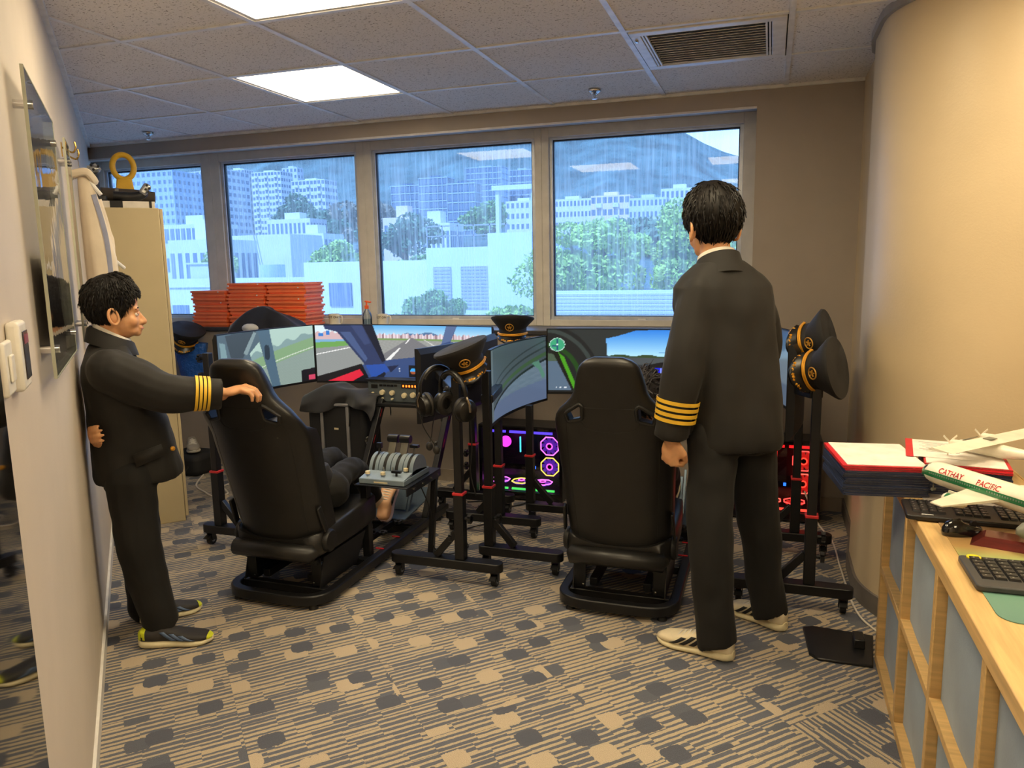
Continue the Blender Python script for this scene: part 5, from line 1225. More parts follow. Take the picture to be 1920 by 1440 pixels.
# ================================================================== caps and headsets
capm = P('cap_cloth', (22, 20, 20), .8, bump=(200, .3, .001), sheen=.04); capb = P('cap_band', (24, 23, 24), .7); gold = P('gold_braid', (226, 160, 40), .45, .35, bump=(300, .6, .002)); peak = P('cap_peak', (16, 16, 18), .3)
capl = P('cap_top', (34, 34, 40), .55, sheen=.4)
def cap(label, loc, rot):
    """visor cap; local -y is the front, z up"""
    T = thing('visor_cap', label, 'cap', loc); T.rotation_euler = rot
    n = 36
    def el(rx, ry, z0, tilt=0, cyo=0): return [(rx*math.cos(a), cyo+ry*math.sin(a), z0-tilt*math.sin(a)) for a in [2*math.pi*k/n for k in range(n)]]
    part('band', MB().loft([el(.083, .096, 0), el(.083, .097, .02), el(.084, .098, .045)], True, True), capb, T, angle=.9)
    part('crown', MB().loft([el(.084, .098, .045), el(.10, .112, .062, .012), el(.122, .134, .085, .028, .005), el(.132, .142, .098, .034, .008), el(.128, .138, .106, .036, .008), el(.07, .08, .108, .03, .008), el(.01, .01, .106, .0, .008)], True, True), capm, T, angle=.9)
    pk = MB(); rows = []
    for i in range(6):
        t = i/5; rows.append([((.086+.012*t)*math.sin(a), -(.094+.055*t*math.cos(a*.9))*math.cos(a)-0, .012-.034*t*math.cos(a)) for a in np.linspace(-1.15, 1.15, 17)])
    vs = [p for r_ in rows for p in r_]; fs = [(i*17+j, i*17+j+1, (i+1)*17+j+1, (i+1)*17+j) for i in range(5) for j in range(16)]
    pkk = part('peak', MB().add(vs, fs), peak, T, solid=.004)
    part('leaf_embroidery', MB().tube([((.092)*math.sin(a), -(.094+.036*math.cos(a*.9))*math.cos(a), -.004-.012*math.cos(a)+.004*math.sin(a*40)) for a in np.linspace(-.95, .95, 60)], [.006+.003*math.sin(k*1.7) for k in range(60)], 6), gold, pkk)
    for z_ in (.010, .017): part('braid', MB().tube([(.088*math.sin(a), -.102*math.cos(a), z_+.004*math.cos(a)) for a in np.linspace(-1.5, 1.5, 30)], .0042, 8), gold, T)
    for s in (-1, 1): part('button', MB().ball((s*.088, -.012, .014), .007, 6), gold, T)
    bd = part('badge', MB().tube([(.024*math.cos(a), -.116-.010*math.sin(a), .066+.022*math.sin(a)) for a in [2*math.pi*k/26 for k in range(26)]], .0028, 6, closed=True), P('gold_thread', (190, 138, 48), .5, .2), T)
    st_ = MB(); 
    for k in range(5):
        a = math.pi/2+k*2*math.pi/5; st_.bar((0, -.118, .066), (.014*math.cos(a), -.119-.006*math.sin(a), .066+.013*math.sin(a)), .005, .005)
    part('star', st_, P('gold_thread', (190, 138, 48), .5, .2), bd)
    return T
cap('black captain cap with gold braid hanging over the headset stand', (-1.315, 3.24, 1.045), (.30, -.34, .35))
cap('black captain cap with gold badge lying on the window side behind the monitors', (-1.47, 4.36, 1.085), (.1, .0, .16))
cap('black captain cap hung sideways on the stand by the curved wall', (.185, 3.40, 1.04), (.25, 1.35, -.35))
cap('black captain cap hung sideways behind the first hung cap', (.165, 3.64, 1.135), (.2, 1.30, -.3))
hsk = P('headset_black', (22, 21, 20), .35); hsp = P('ear_pad', (34, 31, 28), .6)
def headset(label, loc, rot):
    T = thing('headset', label, 'headset', loc, group='headsets on the monitor stand'); T.rotation_euler = rot; T.scale = (1.2, 1.2, 1.2)
    arc = [(.078*math.cos(a), 0, .078*1.12*math.sin(a)) for a in np.linspace(-.15, math.pi+.15, 26)]
    part('headband', MB().tube(arc, .010, 8, flat=.5), hsk, T)
    part('head_cushion', MB().tube([(p[0]*.9, 0, p[2]*.9) for p in arc[6:20]], .010, 8), hsp, T)
    for s in (-1, 1):
        R = Matrix(((0, 0, s), (0, 1, 0), (-s, 0, 0)))
        e = part('ear_cup', MB().lathe([(.030, -.012), (.042, -.008), (.045, .004), (.040, .018), (.020, .026), (.001, .027)], (s*.066, 0, -.055), 24, R), hsk, T)
        part('ear_pad', MB().tube([Vector((s*.050, .030*math.cos(a), -.055+.036*math.sin(a))) for a in [2*math.pi*k/24 for k in range(24)]], .013, 8, closed=True), hsp, e)
        part('yoke', MB().tube([(s*.079, 0, .0), (s*.094, 0, -.025), (s*.094, 0, -.055)], .0055, 8), P('headset_chrome', (150, 140, 126), .2, 1), T)
    part('microphone_boom', MB().tube(smoothpts([(-.09, 0, -.06), (-.10, -.03, -.12), (-.085, -.06, -.18), (-.08, -.075, -.20)]), .0022, 6), hsk, T); part('microphone', MB().ball((-.08, -.078, -.215), (.014, .014, .018), 8), hsp, T)
    part('cord', MB().tube(smoothpts([(.09, 0, -.09), (.085, 0, -.2), (.05, .01, -.32), (.06, .02, -.42)]), .0025, 6), hsk, T)
headset('black headset hanging nearest to the stand post', (-1.345, 3.128, .935), (.15, .10, -.5))
headset('black headset hanging behind the first headset', (-1.455, 3.20, .945), (.1, -.15, .95))
# ================================================================== luggage, bags and clothes
cas = P('suitcase_fabric', (28, 28, 30), .75, bump=(140, .4, .001)); silv = P('rail_silver', (150, 150, 152), .35, .6)
T = thing('suitcase', 'black upright suitcase with two silver handle rails', 'suitcase', (-2.62, 4.30, 0))
part('shell', MB().box(-.235, .20, -.10, .12, .03, .66), cas, T, bevel=.04, seg=4)
for x in (-.115, .075): part('handle_rail', MB().box(x-.011, x+.011, -.113, -.101, .05, .625), silv, T, bevel=.003)
part('top_handle', MB().box(-.126, .086, -.115, -.095, .626, .645), silv, T, bevel=.005)
for x in (-.15, .15):
    for y in (-.07, .09): part('wheel', MB().cyl((x-.012, y, .025), (x+.012, y, .025), .025, n=14), knob, T)
for x, z, w_, h_ in ((-.03, .47, .03, .012), (-.045, .30, .055, .02), (-.03, .275, .03, .02), (.13, .14, .06, .05)): part('tag_label', MB().box(x, x+w_, -.1035, -.1005, z, z+h_), P('label_cream', (204, 190, 156), .6), T)
part('strap', MB().tube(smoothpts([(.085, -.105, .66), (.10, -.12, .58), (.088, -.112, .5)]), .008, 6, flat=.4), cas, T)
def drape(name, label, cat, pts, w0, mt, loc, seed, hang=.22, nx=26, ny=18):
    """folded cloth: a grid thrown over a ridge line"""
    T = thing(name, label, cat, loc); rr = np.random.default_rng(seed); ph = rr.uniform(0, 6, 6)
    vs = []; ridge = smoothpts(pts, 8); R_ = len(ridge)
    for i in range(nx):
        u = i/(nx-1); c = ridge[min(R_-1, int(u*(R_-1)))]
        for j in range(ny):
            v = j/(ny-1)*2-1; fold = .018*math.sin(9*u+ph[0]+2*v)+.012*math.sin(17*u+ph[1]-3*v)
            dy = w0*math.copysign(min(1, abs(v)*1.6)**.8, v); dz = -hang*max(0, abs(v)-.35)/.65*(1+.25*math.sin(7*u+ph[2]))
            vs.append((c.x+.01*math.sin(8*v+ph[3]), c.y+dy+fold*(.4+abs(v)), c.z+dz+fold*.6))
    fs = [(i*ny+j, (i+1)*ny+j, (i+1)*ny+j+1, i*ny+j+1) for i in range(nx-1) for j in range(ny-1)]
    part('cloth', MB().add(vs, fs), mt, T, sub=1, solid=.006, angle=3); return T
jk = P('jacket_navy', (30, 33, 46), .7, bump=(220, .3, .001), sheen=.3); jb2 = P('jacket_black', (34, 34, 38), .65, bump=(220, .3, .001), sheen=.3)
T = drape('folded_jacket', 'black jacket draped over the top of the suitcase', 'jacket', [(-.27, 0, .70), (-.1, 0, .745), (.05, 0, .74), (.2, -.02, .72), (.27, -.03, .68)], .13, jb2, (-2.60, 4.30, .0), 4, .12)
T = drape('dark_jacket', 'dark navy jacket heaped on the sill beside the orange boxes', 'jacket', [(-.32, 0, .02), (-.2, 0, .10), (-.02, 0, .145), (.08, 0, .13), (.24, 0, .04), (.31, 0, .0)], .06, jk, (-3.47, 4.70, 1.085), 9, .18)
part('white_lining', MB().ball((-.10, -.085, .0), (.07, .03, .035), 8), P('lining_white', (206, 206, 210), .8), T)
T = thing('blue_bag', 'crinkled blue plastic bag hanging below the window sill', 'bag', (-4.19, 4.70, .66))
rings = []
for i in range(10):
    t = i/9; rings.append([((.10+.05*t)*math.cos(a)*(1+.08*math.sin(5*a+4*t)), (.05+.02*t)*math.sin(a)*(1+.1*math.sin(4*a+7*t)), .30*t) for a in [2*math.pi*k/30 for k in range(30)]])
part('sack', MB().loft(rings, True, False), P('blue_plastic', (36, 92, 176), .3, bump=(26, .9, .02), coat=.2), T, angle=3)
part('handle', MB().tube(smoothpts([(-.10, -.06, .28), (-.09, -.03, .38), (-.03, .03, .40), (.03, -.03, .37), (.06, -.06, .28)]), .012, 6, flat=.4), P('blue_plastic', (36, 92, 176), .3), T)
cap('dark cap poking out of the blue plastic bag', (-4.19, 4.655, .985), (.55, .3, .5))
# ================================================================== people
from mathutils import noise as mnoise
skin = P('skin', (214, 158, 112), .5, var=(30, .05), bump=(300, .15, .0008)); skin.node_tree.nodes['Principled BSDF'].inputs['Subsurface Weight'].default_value = .08
suit = P('suit_black', (19, 17, 15), .75, bump=(600, .25, .0006), var=(8, .1), sheen=.06); trou = P('trouser_black', (15, 14, 13), .85, bump=(600, .2, .0006), var=(8, .1), sheen=.04)
hairm = P('hair_black', (15, 11, 9), .5, var=(60, .3), spec=.25, stretch=(1, 1, .2)); goldst = P('gold_stripe', (232, 186, 52), .5, .15, bump=(400, .6, .001)); shirtw = P('shirt_white', (232, 226, 214), .7)
solem = P('sole_cream', (226, 214, 176), .6)
def blob(mb, voxel, it, name, wr=None):
    me = mesh_of(mb, name, False); o = bpy.data.objects.new('tmp', me); COL.objects.link(o)
    r_ = o.modifiers.new('r', 'REMESH'); r_.mode = 'VOXEL'; r_.voxel_size = voxel; r_.use_smooth_shade = True
    s_ = o.modifiers.new('s', 'SMOOTH'); s_.factor = .5; s_.iterations = it
    dg = bpy.context.evaluated_depsgraph_get(); m2 = bpy.data.meshes.new_from_object(o.evaluated_get(dg))
    bpy.data.objects.remove(o); bpy.data.meshes.remove(me); m2.name = name
    if wr:
        amp, fx, fz, seed = wr; m2.update(); nr = [v.normal.copy() for v in m2.vertices]
        for v, n_ in zip(m2.vertices, nr):
            c = v.co; k = mnoise.noise(Vector((c.x*fx+seed, c.y*fx, c.z*fz))) + .5*mnoise.noise(Vector((c.x*fx*2.1, c.y*fx*2.1+seed, c.z*fz*2.3)))
            v.co = c + n_*amp*k
    m2.shade_smooth(); return m2
def bodypart(name, me, mt, T): return link(name, me, mt, T, -T.location)
def limb(mb, pts, rs, n=14, k=5, end=True):
    p = smoothpts(pts, k); N = len(p); L = np.linspace(0, 1, len(rs)); r_ = [float(np.interp(t, L, rs)) for t in np.linspace(0, 1, N)]
    mb.tube(p, r_, n); mb.ball(p[0], r_[0], 8)
    if end: mb.ball(p[-1], r_[-1], 8)
    return mb
def torso(mb, levels, lat, fwd, n=32, e=.8):
    """levels: (centre Vector, lateral half width, forward half depth)"""
    rings = []
    for c, wl, wd in levels:
        rg = []
        for k in range(n):
            a = 2*math.pi*k/n; ca, sa = math.cos(a), math.sin(a)
            rg.append(Vector(c)+lat*wl*math.copysign(abs(ca)**e, ca)+fwd*wd*math.copysign(abs(sa)**e, sa))
        rings.append(rg)
    mb.loft(rings); return mb
class Head:
    def __init__(s, C, F, U, sc=1.):
        s.C = Vector(C); s.F = Vector(F).normalized(); s.U = (Vector(U)-s.F*Vector(U).dot(s.F)).normalized(); s.R = s.F.cross(s.U); s.k = sc
    def p(s, f, r, u): return s.C+(s.F*f+s.R*r+s.U*u)*s.k
    def el(s, mb, c, r, n=10): mb.ball(s.p(*c), tuple(x*s.k for x in r), n, Matrix((s.F, s.R, s.U)).transposed())
    def skull(s, mb):
        for c, r in (((0, 0, .02), (.093, .074, .095)), ((.035, 0, -.055), (.060, .057, .074)), ((.052, 0, -.095), (.038, .044, .026)), ((.080, 0, -.108), (.016, .02, .014)), ((.093, 0, -.085), (.010, .021, .0065)), ((.091, 0, -.096), (.010, .018, .0065)),
                     ((.080, 0, -.012), (.014, .046, .014)), ((.098, .010, -.066), (.010, .008, .008)), ((.098, -.010, -.066), (.010, .008, .008)), ((.060, .036, -.058), (.024, .022, .026)), ((.060, -.036, -.058), (.024, .022, .026))): s.el(mb, c, r)
        mb.tube([s.p(.088, 0, -.024), s.p(.104, 0, -.05), s.p(.112, 0, -.064)], [.008*s.k, .010*s.k, .011*s.k], 8); mb.ball(s.p(.109, 0, -.064), .0115*s.k, 8)
    def features(s, T):
        for sg in (-1, 1):
            q = []
            for k in range(22):
                a = 2*math.pi*k/22; q.append(s.p(-.006+.017*math.cos(a)-.004*math.sin(a), sg*(.0745+.010*(1-.6*math.cos(a))), -.036+.030*math.sin(a)))
            o = part('ear', MB().tube(q, .0055*s.k, 8, closed=True), skin, T, w=True)
            mb = MB(); s.el(mb, (-.004, sg*.076, -.036), (.016, .006, .026)); part('ear_inner', mb, skin, o, w=True)
            e = MB(); s.el(e, (.0795, sg*.031, -.033), (.0085, .012, .008)); ey = part('eye', e, P('eye_white', (226, 218, 208), .2), T, w=True)
            e = MB(); s.el(e, (.0855, sg*.032, -.033), (.0035, .0055, .0055)); part('iris', e, P('iris_dark', (26, 18, 14), .1), ey, w=True)
            part('eyebrow', MB().tube([s.p(.088, sg*.012, -.012), s.p(.088, sg*.03, -.006), s.p(.078, sg*.046, -.012)], [.002*s.k, .0035*s.k, .0015*s.k], 6), hairm, T, w=True)
            part('eyelid', MB().tube([s.p(.088, sg*.02, -.029), s.p(.0895, sg*.031, -.0245), s.p(.083, sg*.043, -.029)], .0022*s.k, 6), skin, T, w=True)
        part('lips', MB().tube([s.p(.094, -.018, -.0905), s.p(.1025, 0, -.0895), s.p(.094, .018, -.0905)], [.002*s.k, .0042*s.k, .002*s.k], 6), P('lip', (184, 106, 88), .45), T, w=True)
    def hair(s, T, strands, spike, lower=-.06, fringe=.052, seed=1, curl=0, mt=None, thick=.013, tidy=1.):
        """cap around the skull plus many tapered locks"""
        mb = MB(); rr = np.random.default_rng(seed); k = s.k
        mb2 = MB(); n = 26; m = 40
        def surf(th, ph, off):
            f = .093*math.sin(th)*math.cos(ph); r_ = .074*math.sin(th)*math.sin(ph); u = .02+.095*math.cos(th)
            d = Vector((f/.093**2, r_/.074**2, (u-.02)/.095**2)).normalized()
            return Vector((f, r_, u))+d*off, d
        def lim(ph):
            c = math.cos(ph)    # hairline: forehead high, temples, nape low
            a = abs(((ph+math.pi) % (2*math.pi))-math.pi)
            return np.interp(a, [0, .55, .95, 1.25, 1.55, 1.9, 2.4, math.pi], [fringe, fringe-.004, .010, -.028, -.022, -.062, lower-.012, lower-.018])
        rows = []
        for i in range(n):
            row = []
            for j in range(m):
                ph = 2*math.pi*j/m; ul = lim(ph); tmax = math.acos(max(-1, min(1, (ul-.02)/.095)))
                th = tmax*i/(n-1)
                q, d = surf(th, ph, thick*min(1, .35+1.3*(1-i/(n-1))) if i < n-1 else .003)
                if ul < -.05 and i > n*.6: q.x = q.x
                row.append(s.p(q.x, q.y, q.z))
            rows.append(row)
        mb.loft(rows, True, False)
        for i in range(strands):
            ph = rr.uniform(0, 2*math.pi); ul = lim(ph); tmax = math.acos(max(-1, min(1, (ul-.02)/.095))); th = tmax*math.sqrt(rr.uniform(0.0, 1))*.99
            q, d = surf(th, ph, thick*.8*min(1, .35+1.3*(1-th/tmax)))
            tng = Vector((math.cos(th)*math.cos(ph)*.093, math.cos(th)*math.sin(ph)*.074, -.095*math.sin(th))).normalized()
            if th < .5: tng = (tng*.4+Vector((.7, 0, 0))).normalized()
            L = rr.uniform(.6, 1.2)*spike; dr = (d*rr.uniform(.2, .5)*tidy+tng*rr.uniform(.7, 1.)+Vector(rr.normal(0, .18*tidy, 3))).normalized()
            if curl: p2 = q+d*.012*rr.uniform(.5, 1.6)+Vector(rr.normal(0, .008, 3)); p3 = p2+Vector(rr.normal(0, .010, 3))
            else: p2 = q+dr*L*.5+d*.003; p3 = q+dr*L-d*.004
            w_ = .0026 if not curl else .004
            mb.tube([s.p(*q), s.p(*p2), s.p(*p3)], [w_*k, w_*.8*k, .0006*k], 4)
        return part('hair', mb, mt or hairm, T, w=True, angle=1.5)
def hand(mb, W, D, Nn, side, curl, sc=1., spread=.06, thumb=None):
    """W wrist, D hand direction, Nn back-of-hand normal; side = +1 thumb towards D x N"""
    D = Vector(D).normalized(); Nn = Vector(Nn); Nn = (Nn-D*Nn.dot(D)).normalized(); X = D.cross(Nn)*side; W = Vector(W)
    R_ = Matrix((X, D, Nn)).transposed()
    mb.ball(W+D*.045*sc, (.040*sc, .052*sc, .016*sc), 8, R_); mb.ball(W+D*.008*sc, (.026*sc, .03*sc, .018*sc), 8, R_)
    for i, (off, L, b) in enumerate(((.029, .072, .088), (.010, .080, .094), (-.010, .075, .091), (-.028, .060, .083))):
        p = W+X*off*sc+D*b*sc*.95; d = (D+X*off*spread*30).normalized(); pts = [W+X*off*.8*sc+D*.05*sc, p]; n_ = Nn.copy(); c = curl
        for seg in (.45, .32, .23):
            ang = c if seg == .45 else c*1.05
            d2 = (d*math.cos(ang)-n_*math.sin(ang)).normalized(); n_ = (n_*math.cos(ang)+d*math.sin(ang)).normalized(); d = d2; p = p+d*L*seg*sc; pts.append(p)
        mb.tube(pts, [.010*sc, .0105*sc, .0092*sc, .0085*sc, .0068*sc], 8)
        for q, rr_ in zip(pts[1:], (.0105, .0094, .0086, .0068)): mb.ball(q, rr_*sc, 6)
    t = [W+X*.022*sc+D*.015*sc, W+X*.045*sc+D*.045*sc-Nn*.008*sc, W+X*.050*sc+D*.074*sc-Nn*.020*sc, W+X*.040*sc+D*.095*sc-Nn*.028*sc] if thumb is None else [W+X*a*sc+D*b*sc-Nn*c*sc for a, b, c in thumb]
    mb.tube(t, [.014*sc, .0125*sc, .0105*sc, .008*sc], 8)
    for q, rr_ in zip(t, (.014, .0125, .0105, .008)): mb.ball(q, rr_*sc, 6)
def shoe(T, heel, toe, mu, ms, stripes=None, accent=None, pitch=0, h=.085, laces=None, tongue=None, name='shoe'):
    heel, toe = Vector(heel), Vector(toe); L = (toe-heel).length; X = (toe-heel).normalized(); Zq = Vector((0, 0, 1)); Zq = (Zq-X*Zq.dot(X)).normalized(); Y = Zq.cross(X)
    def pt(t, y, z): return heel+X*L*t+Y*y+Zq*z
    w = lambda t: float(np.interp(t, [0, .06, .2, .45, .7, .88, .97, 1], [.018, .034, .038, .036, .047, .040, .022, .006]))
    lift = lambda t: .010*max(0, (t-.8)/.2)**1.5+.006*max(0, (.08-t)/.08)
    st = lambda t: float(np.interp(t, [0, .15, .5, .8, 1], [.036, .036, .030, .025, .022]))
    def ring(t, z0, z1, k, n=16):
        return [pt(t, w(t)*k*math.copysign(abs(math.cos(a))**.7, math.cos(a)), (z0+z1)/2+(z1-z0)/2*math.copysign(abs(math.sin(a))**.7, math.sin(a))) for a in [2*math.pi*q/n for q in range(n)]]
    ts = list(np.linspace(0, 1, 22))
    S_ = part(name, MB().loft([ring(t, lift(t), st(t)+lift(t)*.6, 1.08) for t in ts]), ms, T, w=True, angle=1.2)
    top = lambda t: float(np.interp(t, [0, .05, .2, .34, .5, .7, .88, 1], [h*.86, h, h*.92, h*1.06, h*.86, h*.66, h*.55, h*.36]))
    up_ = part('upper', MB().loft([ring(t, st(t)*.7+lift(t)*.6, top(t), 1.0) for t in np.linspace(.012, .985, 22)]), mu, S_, w=True, angle=1.3)
    if stripes:
        for sg in (-1, 1):
            for k in range(3):
                t0 = .42+k*.125; mb = MB(); vs = []
                for i in range(7):
                    f = i/6; t = t0+.16*(f-.5)*-1; z = st(t)+.003+(top(t)*.80-st(t))*f
                    zc = (st(t)*.7+top(t))/2; hh = (top(t)-st(t)*.7)/2; c = max(0, 1-abs((z-zc)/hh)**2.86)**.35; y = sg*w(t)*c*1.03
                    vs += [pt(t-.034, y+sg*.0012, z), pt(t+.034, y+sg*.0012, z)]
                mb.add(vs, [(2*i, 2*i+1, 2*i+3, 2*i+2) for i in range(6)]); part('stripe', mb, stripes, up_, w=True, solid=.0015)
    if accent:
        part('heel_tab', MB().loft([ring(t, st(t)*.8, top(t)*1.01, 1.04) for t in (.008, .05, .11)]), accent, up_, w=True); part('toe_tip', MB().loft([ring(t, lift(t)+st(t)*.6, top(t)*1.03, 1.05) for t in (.93, .965, .99)]), accent, up_, w=True)
    if laces:
        for k in range(5):
            t = .42+k*.06; part('lace', MB().tube([pt(t-.01, -w(t)*.62, top(t)*.93), pt(t, 0, top(t)+.004), pt(t+.02, w(t)*.62, top(t+.02)*.93)], .0032, 6), laces, up_, w=True)
    return S_
def ringband(A, B, f, r, wd, k=1.0, flat=(1, 1), side=None):
    """gold band around a sleeve at fraction f from A to B"""
    A, B = Vector(A), Vector(B); d = (B-A).normalized(); c = A.lerp(B, f); q = Vector((0, 0, 1)) if abs(d.z) < .8 else Vector((1, 0, 0)); x = (q-d*q.dot(d)).normalized(); y = d.cross(x); n = 30
    rg = []
    for dd, rr_ in ((-wd/2, r), (-wd/2, r+.002), (wd/2, r+.002), (wd/2, r)): rg.append([c+d*dd+x*rr_*math.cos(a)*flat[0]+y*rr_*math.sin(a)*flat[1] for a in [2*math.pi*q_/n for q_ in range(n)]])
    return MB().loft(rg, False, False)
Zu = Vector((0, 0, 1))
# ---------------------------------------------------------------- taller person, seen from behind
T = thing('person', 'taller standing person in black jacket with four gold sleeve stripes and white sneakers', 'person', (-.04, 2.98, 0))
F = Vector((-.5, .866, 0)); Rr = Vector((.866, .5, 0))
skinb = MB(); hd = Head((-.212, 3.0, 1.652), (-.52, .84, -.12), (0, 0, 1), 1.08); hd.skull(skinb)
limb(skinb, [(-.185, 2.985, 1.42), (-.195, 2.985, 1.50), (-.203, 2.995, 1.58)], [.062, .056, .056])
torso(skinb, [(Vector((-.15, 2.98, .80)), .13, .09), (Vector((-.13, 2.98, 1.0)), .12, .08), (Vector((-.15, 2.98, 1.25)), .14, .09), (Vector((-.17, 2.98, 1.40)), .15, .08), (Vector((-.185, 2.985, 1.46)), .07, .05)], Rr, F)
LS, LE, LW_ = Vector((-.272, 2.90, 1.385)), Vector((-.292, 2.835, 1.12)), Vector((-.330, 2.835, .865))
limb(skinb, [LS, LE, LW_, LW_+Vector((-.001, .0, -.03))], [.05, .042, .03, .027])
RS, RE, RW = Vector((-.065, 3.05, 1.365)), Vector((-.02, 3.19, 1.13)), Vector((-.13, 3.36, 1.02)); limb(skinb, [RS, RE, RW], [.05, .042, .028])
hand(skinb, LW_+Vector((.0, .0, -.018)), (-.10, .08, -1), (-.55, -.84, 0), -1, 1.28, 1.12, .02, [(.022, .015, .0), (.046, .045, .012), (.038, .075, .034), (.010, .085, .044)])
hand(skinb, RW, (-.6, .7, -.1), (.2, 0, 1), 1, .35)
HL, KL, AL = Vector((-.19, 2.93, .86)), Vector((-.185, 2.86, .47)), Vector((-.165, 2.835, .10)); HR, KR, AR = Vector((-.05, 3.03, .86)), Vector((-.015, 3.10, .46)), Vector((.03, 3.135, .10))
limb(skinb, [HL, KL, AL], [.07, .05, .035]); limb(skinb, [HR, KR, AR], [.07, .05, .035])
bodypart('body', blob(skinb, .006, 3, 'body'), skin, T)
hd.features(T); hd.hair(T, 2600, .034, -.078, .035, 3, thick=.024, tidy=.55)
jm = MB()
torso(jm, [(Vector((-.115, 2.985, .795)), .182, .135), (Vector((-.112, 2.985, .83)), .184, .138), (Vector((-.112, 2.985, .95)), .176, .13), (Vector((-.122, 2.985, 1.08)), .172, .122), (Vector((-.142, 2.985, 1.22)), .186, .125), (Vector((-.165, 2.985, 1.34)), .20, .122), (Vector((-.172, 2.985, 1.41)), .192, .11), (Vector((-.178, 2.985, 1.455)), .15, .092), (Vector((-.185, 2.985, 1.50)), .088, .075)], Rr, F, 36)
limb(jm, [LS+Vector((.02, .01, .0)), LE, LW_+Vector((0, 0, -.012))], [.080, .080, .076, .071, .069], end=False); limb(jm, [RS, RE, RW], [.078, .074, .068, .064], end=False)
J = bodypart('jacket', blob(jm, .008, 5, 'jacket', (.015, 8, 3.0, 4.)), suit, T)
part('collar', MB().loft([[(-.188+rx*math.cos(a)*.94+.0, 2.985+rx*math.sin(a)*.92, z-.034*(math.sin(a)*.866-math.cos(a)*.5)) for a in [2*math.pi*k/30 for k in range(30)]] for rx, z in ((.118, 1.435), (.094, 1.485), (.084, 1.512), (.074, 1.512), (.068, 1.475))], False, False), suit, J, w=False).location = (0, 0, 0)
part('shirt_collar', MB().loft([[(-.196+rx*math.cos(a), 2.99+rx*math.sin(a), z-.030*(math.sin(a)*.866-math.cos(a)*.5)) for a in [2*math.pi*k/30 for k in range(30)]] for rx, z in ((.072, 1.475), (.069, 1.526), (.065, 1.526), (.065, 1.48))], False, False).xf(Matrix.Translation(-T.location)), shirtw, T)
for k in range(4): part('gold_stripe', ringband(LE, LW_, .50+k*.088, .0785-.001*k, .0135), goldst, J, w=False)
for o in J.children: o.location = (0, 0, 0)
tm = MB()
torso(tm, [(Vector((-.12, 2.985, .99)), .15, .11), (Vector((-.12, 2.985, .85)), .16, .115), (Vector((-.12, 2.985, .78)), .155, .11)], Rr, F)
limb(tm, [HL+Vector((0, 0, -.02)), KL, AL+Vector((.01, 0, 0)), AL+Vector((.018, -.005, -.055))], [.098, .090, .084, .078, .074, .070], 18, end=False); limb(tm, [HR+Vector((0, 0, -.02)), KR, AR+Vector((.005, 0, 0)), AR+Vector((.015, -.005, -.055))], [.098, .086, .078, .072, .068, .068], 18, end=False)
bodypart('trousers', blob(tm, .008, 4, 'trousers', (.010, 8, 5, 9.)), trou, T)
wht = P('sneaker_white', (230, 216, 184), .6, bump=(200, .2)); blks = P('stripe_black', (24, 26, 30), .5)
shoe(T, (-.085, 2.808, 0), (-.385, 2.893, 0), wht, solem, blks, None, laces=shirtw, h=.095); shoe(T, (.105, 3.108, 0), (-.125, 3.262, 0), wht, solem, blks, None, laces=shirtw, h=.095)
# ---------------------------------------------------------------- younger person leaning on the slanted wall
E_ = Vector((r2, r2, 0)); Vv = Vector((-r2, r2, 0))     # away from the wall / along the wall away from the camera
def bq(a, z, s=3.4): return LWp(s, z, a)
T = thing('person', 'younger standing person in black jacket leaning on the wall, hand on the seat', 'person', bq(.17, 0))
skinb = MB(); hd = Head(bq(.147, 1.368), E_+Vv*.10, (0, 0, 1), 1.0); hd.skull(skinb)
limb(skinb, [bq(.115, 1.16), bq(.12, 1.22), bq(.13, 1.30)], [.055, .05, .05])
torso(skinb, [(bq(.15, .72), .12, .085), (bq(.14, .9), .115, .08), (bq(.12, 1.08), .13, .08), (bq(.115, 1.17), .10, .06)], Vv, E_)
RS, RE, RW = bq(.125, 1.13, 3.26), bq(.31, 1.035, 3.215), Vector((-2.075, 2.475, 1.012))
limb(skinb, [RS, RE, RW], [.045, .04, .028])
hand(skinb, RW+Vector((-.0, .0, .0)), (.85, .45, .22), (-.25, -.25, 1), -1, .62, 1.1, .03, [(.022, .02, 0), (.04, .05, .012), (.045, .075, .026), (.035, .095, .036)])
LS, LE, LWr = bq(.11, 1.13, 3.54), bq(.055, .92, 3.60), bq(.045, .88, 3.42); limb(skinb, [LS, LE, LWr], [.045, .04, .028])
hand(skinb, bq(.035, .87, 3.36), (.72, -.72, .2), (-.7, -.7, -.1), 1, .35, .92)
HL, KL, AL = bq(.16, .72, 3.48), bq(.165, .39, 3.50), bq(.15, .09, 3.53); HR, KR, AR = bq(.155, .72, 3.31), bq(.165, .385, 3.30), bq(.215, .085, 3.28)
limb(skinb, [HL, KL, AL], [.06, .045, .032]); limb(skinb, [HR, KR, AR], [.06, .045, .032])
bodypart('body', blob(skinb, .005, 2, 'body'), skin, T)
hd.features(T); hd.hair(T, 3000, .028, -.072, .054, 5, thick=.016, tidy=.5)
jm = MB()
torso(jm, [(bq(.19, .672), .155, .162), (bq(.186, .70), .158, .165), (bq(.175, .78), .158, .158), (bq(.165, .90), .152, .148), (bq(.145, 1.0), .155, .128), (bq(.135, 1.08), .165, .118), (bq(.125, 1.14), .165, .105), (bq(.125, 1.185), .13, .09), (bq(.132, 1.225), .075, .075)], Vv, E_, 36)
limb(jm, [RS, RE, RW], [.086, .09, .08, .068, .062], end=False); limb(jm, [LS, LE, LWr], [.078, .072, .06, .055], end=False)
for v in jm.v:
    dW = (v.x+v.y-WL)*r2
    if dW < .012: v += E_*(.012-dW)
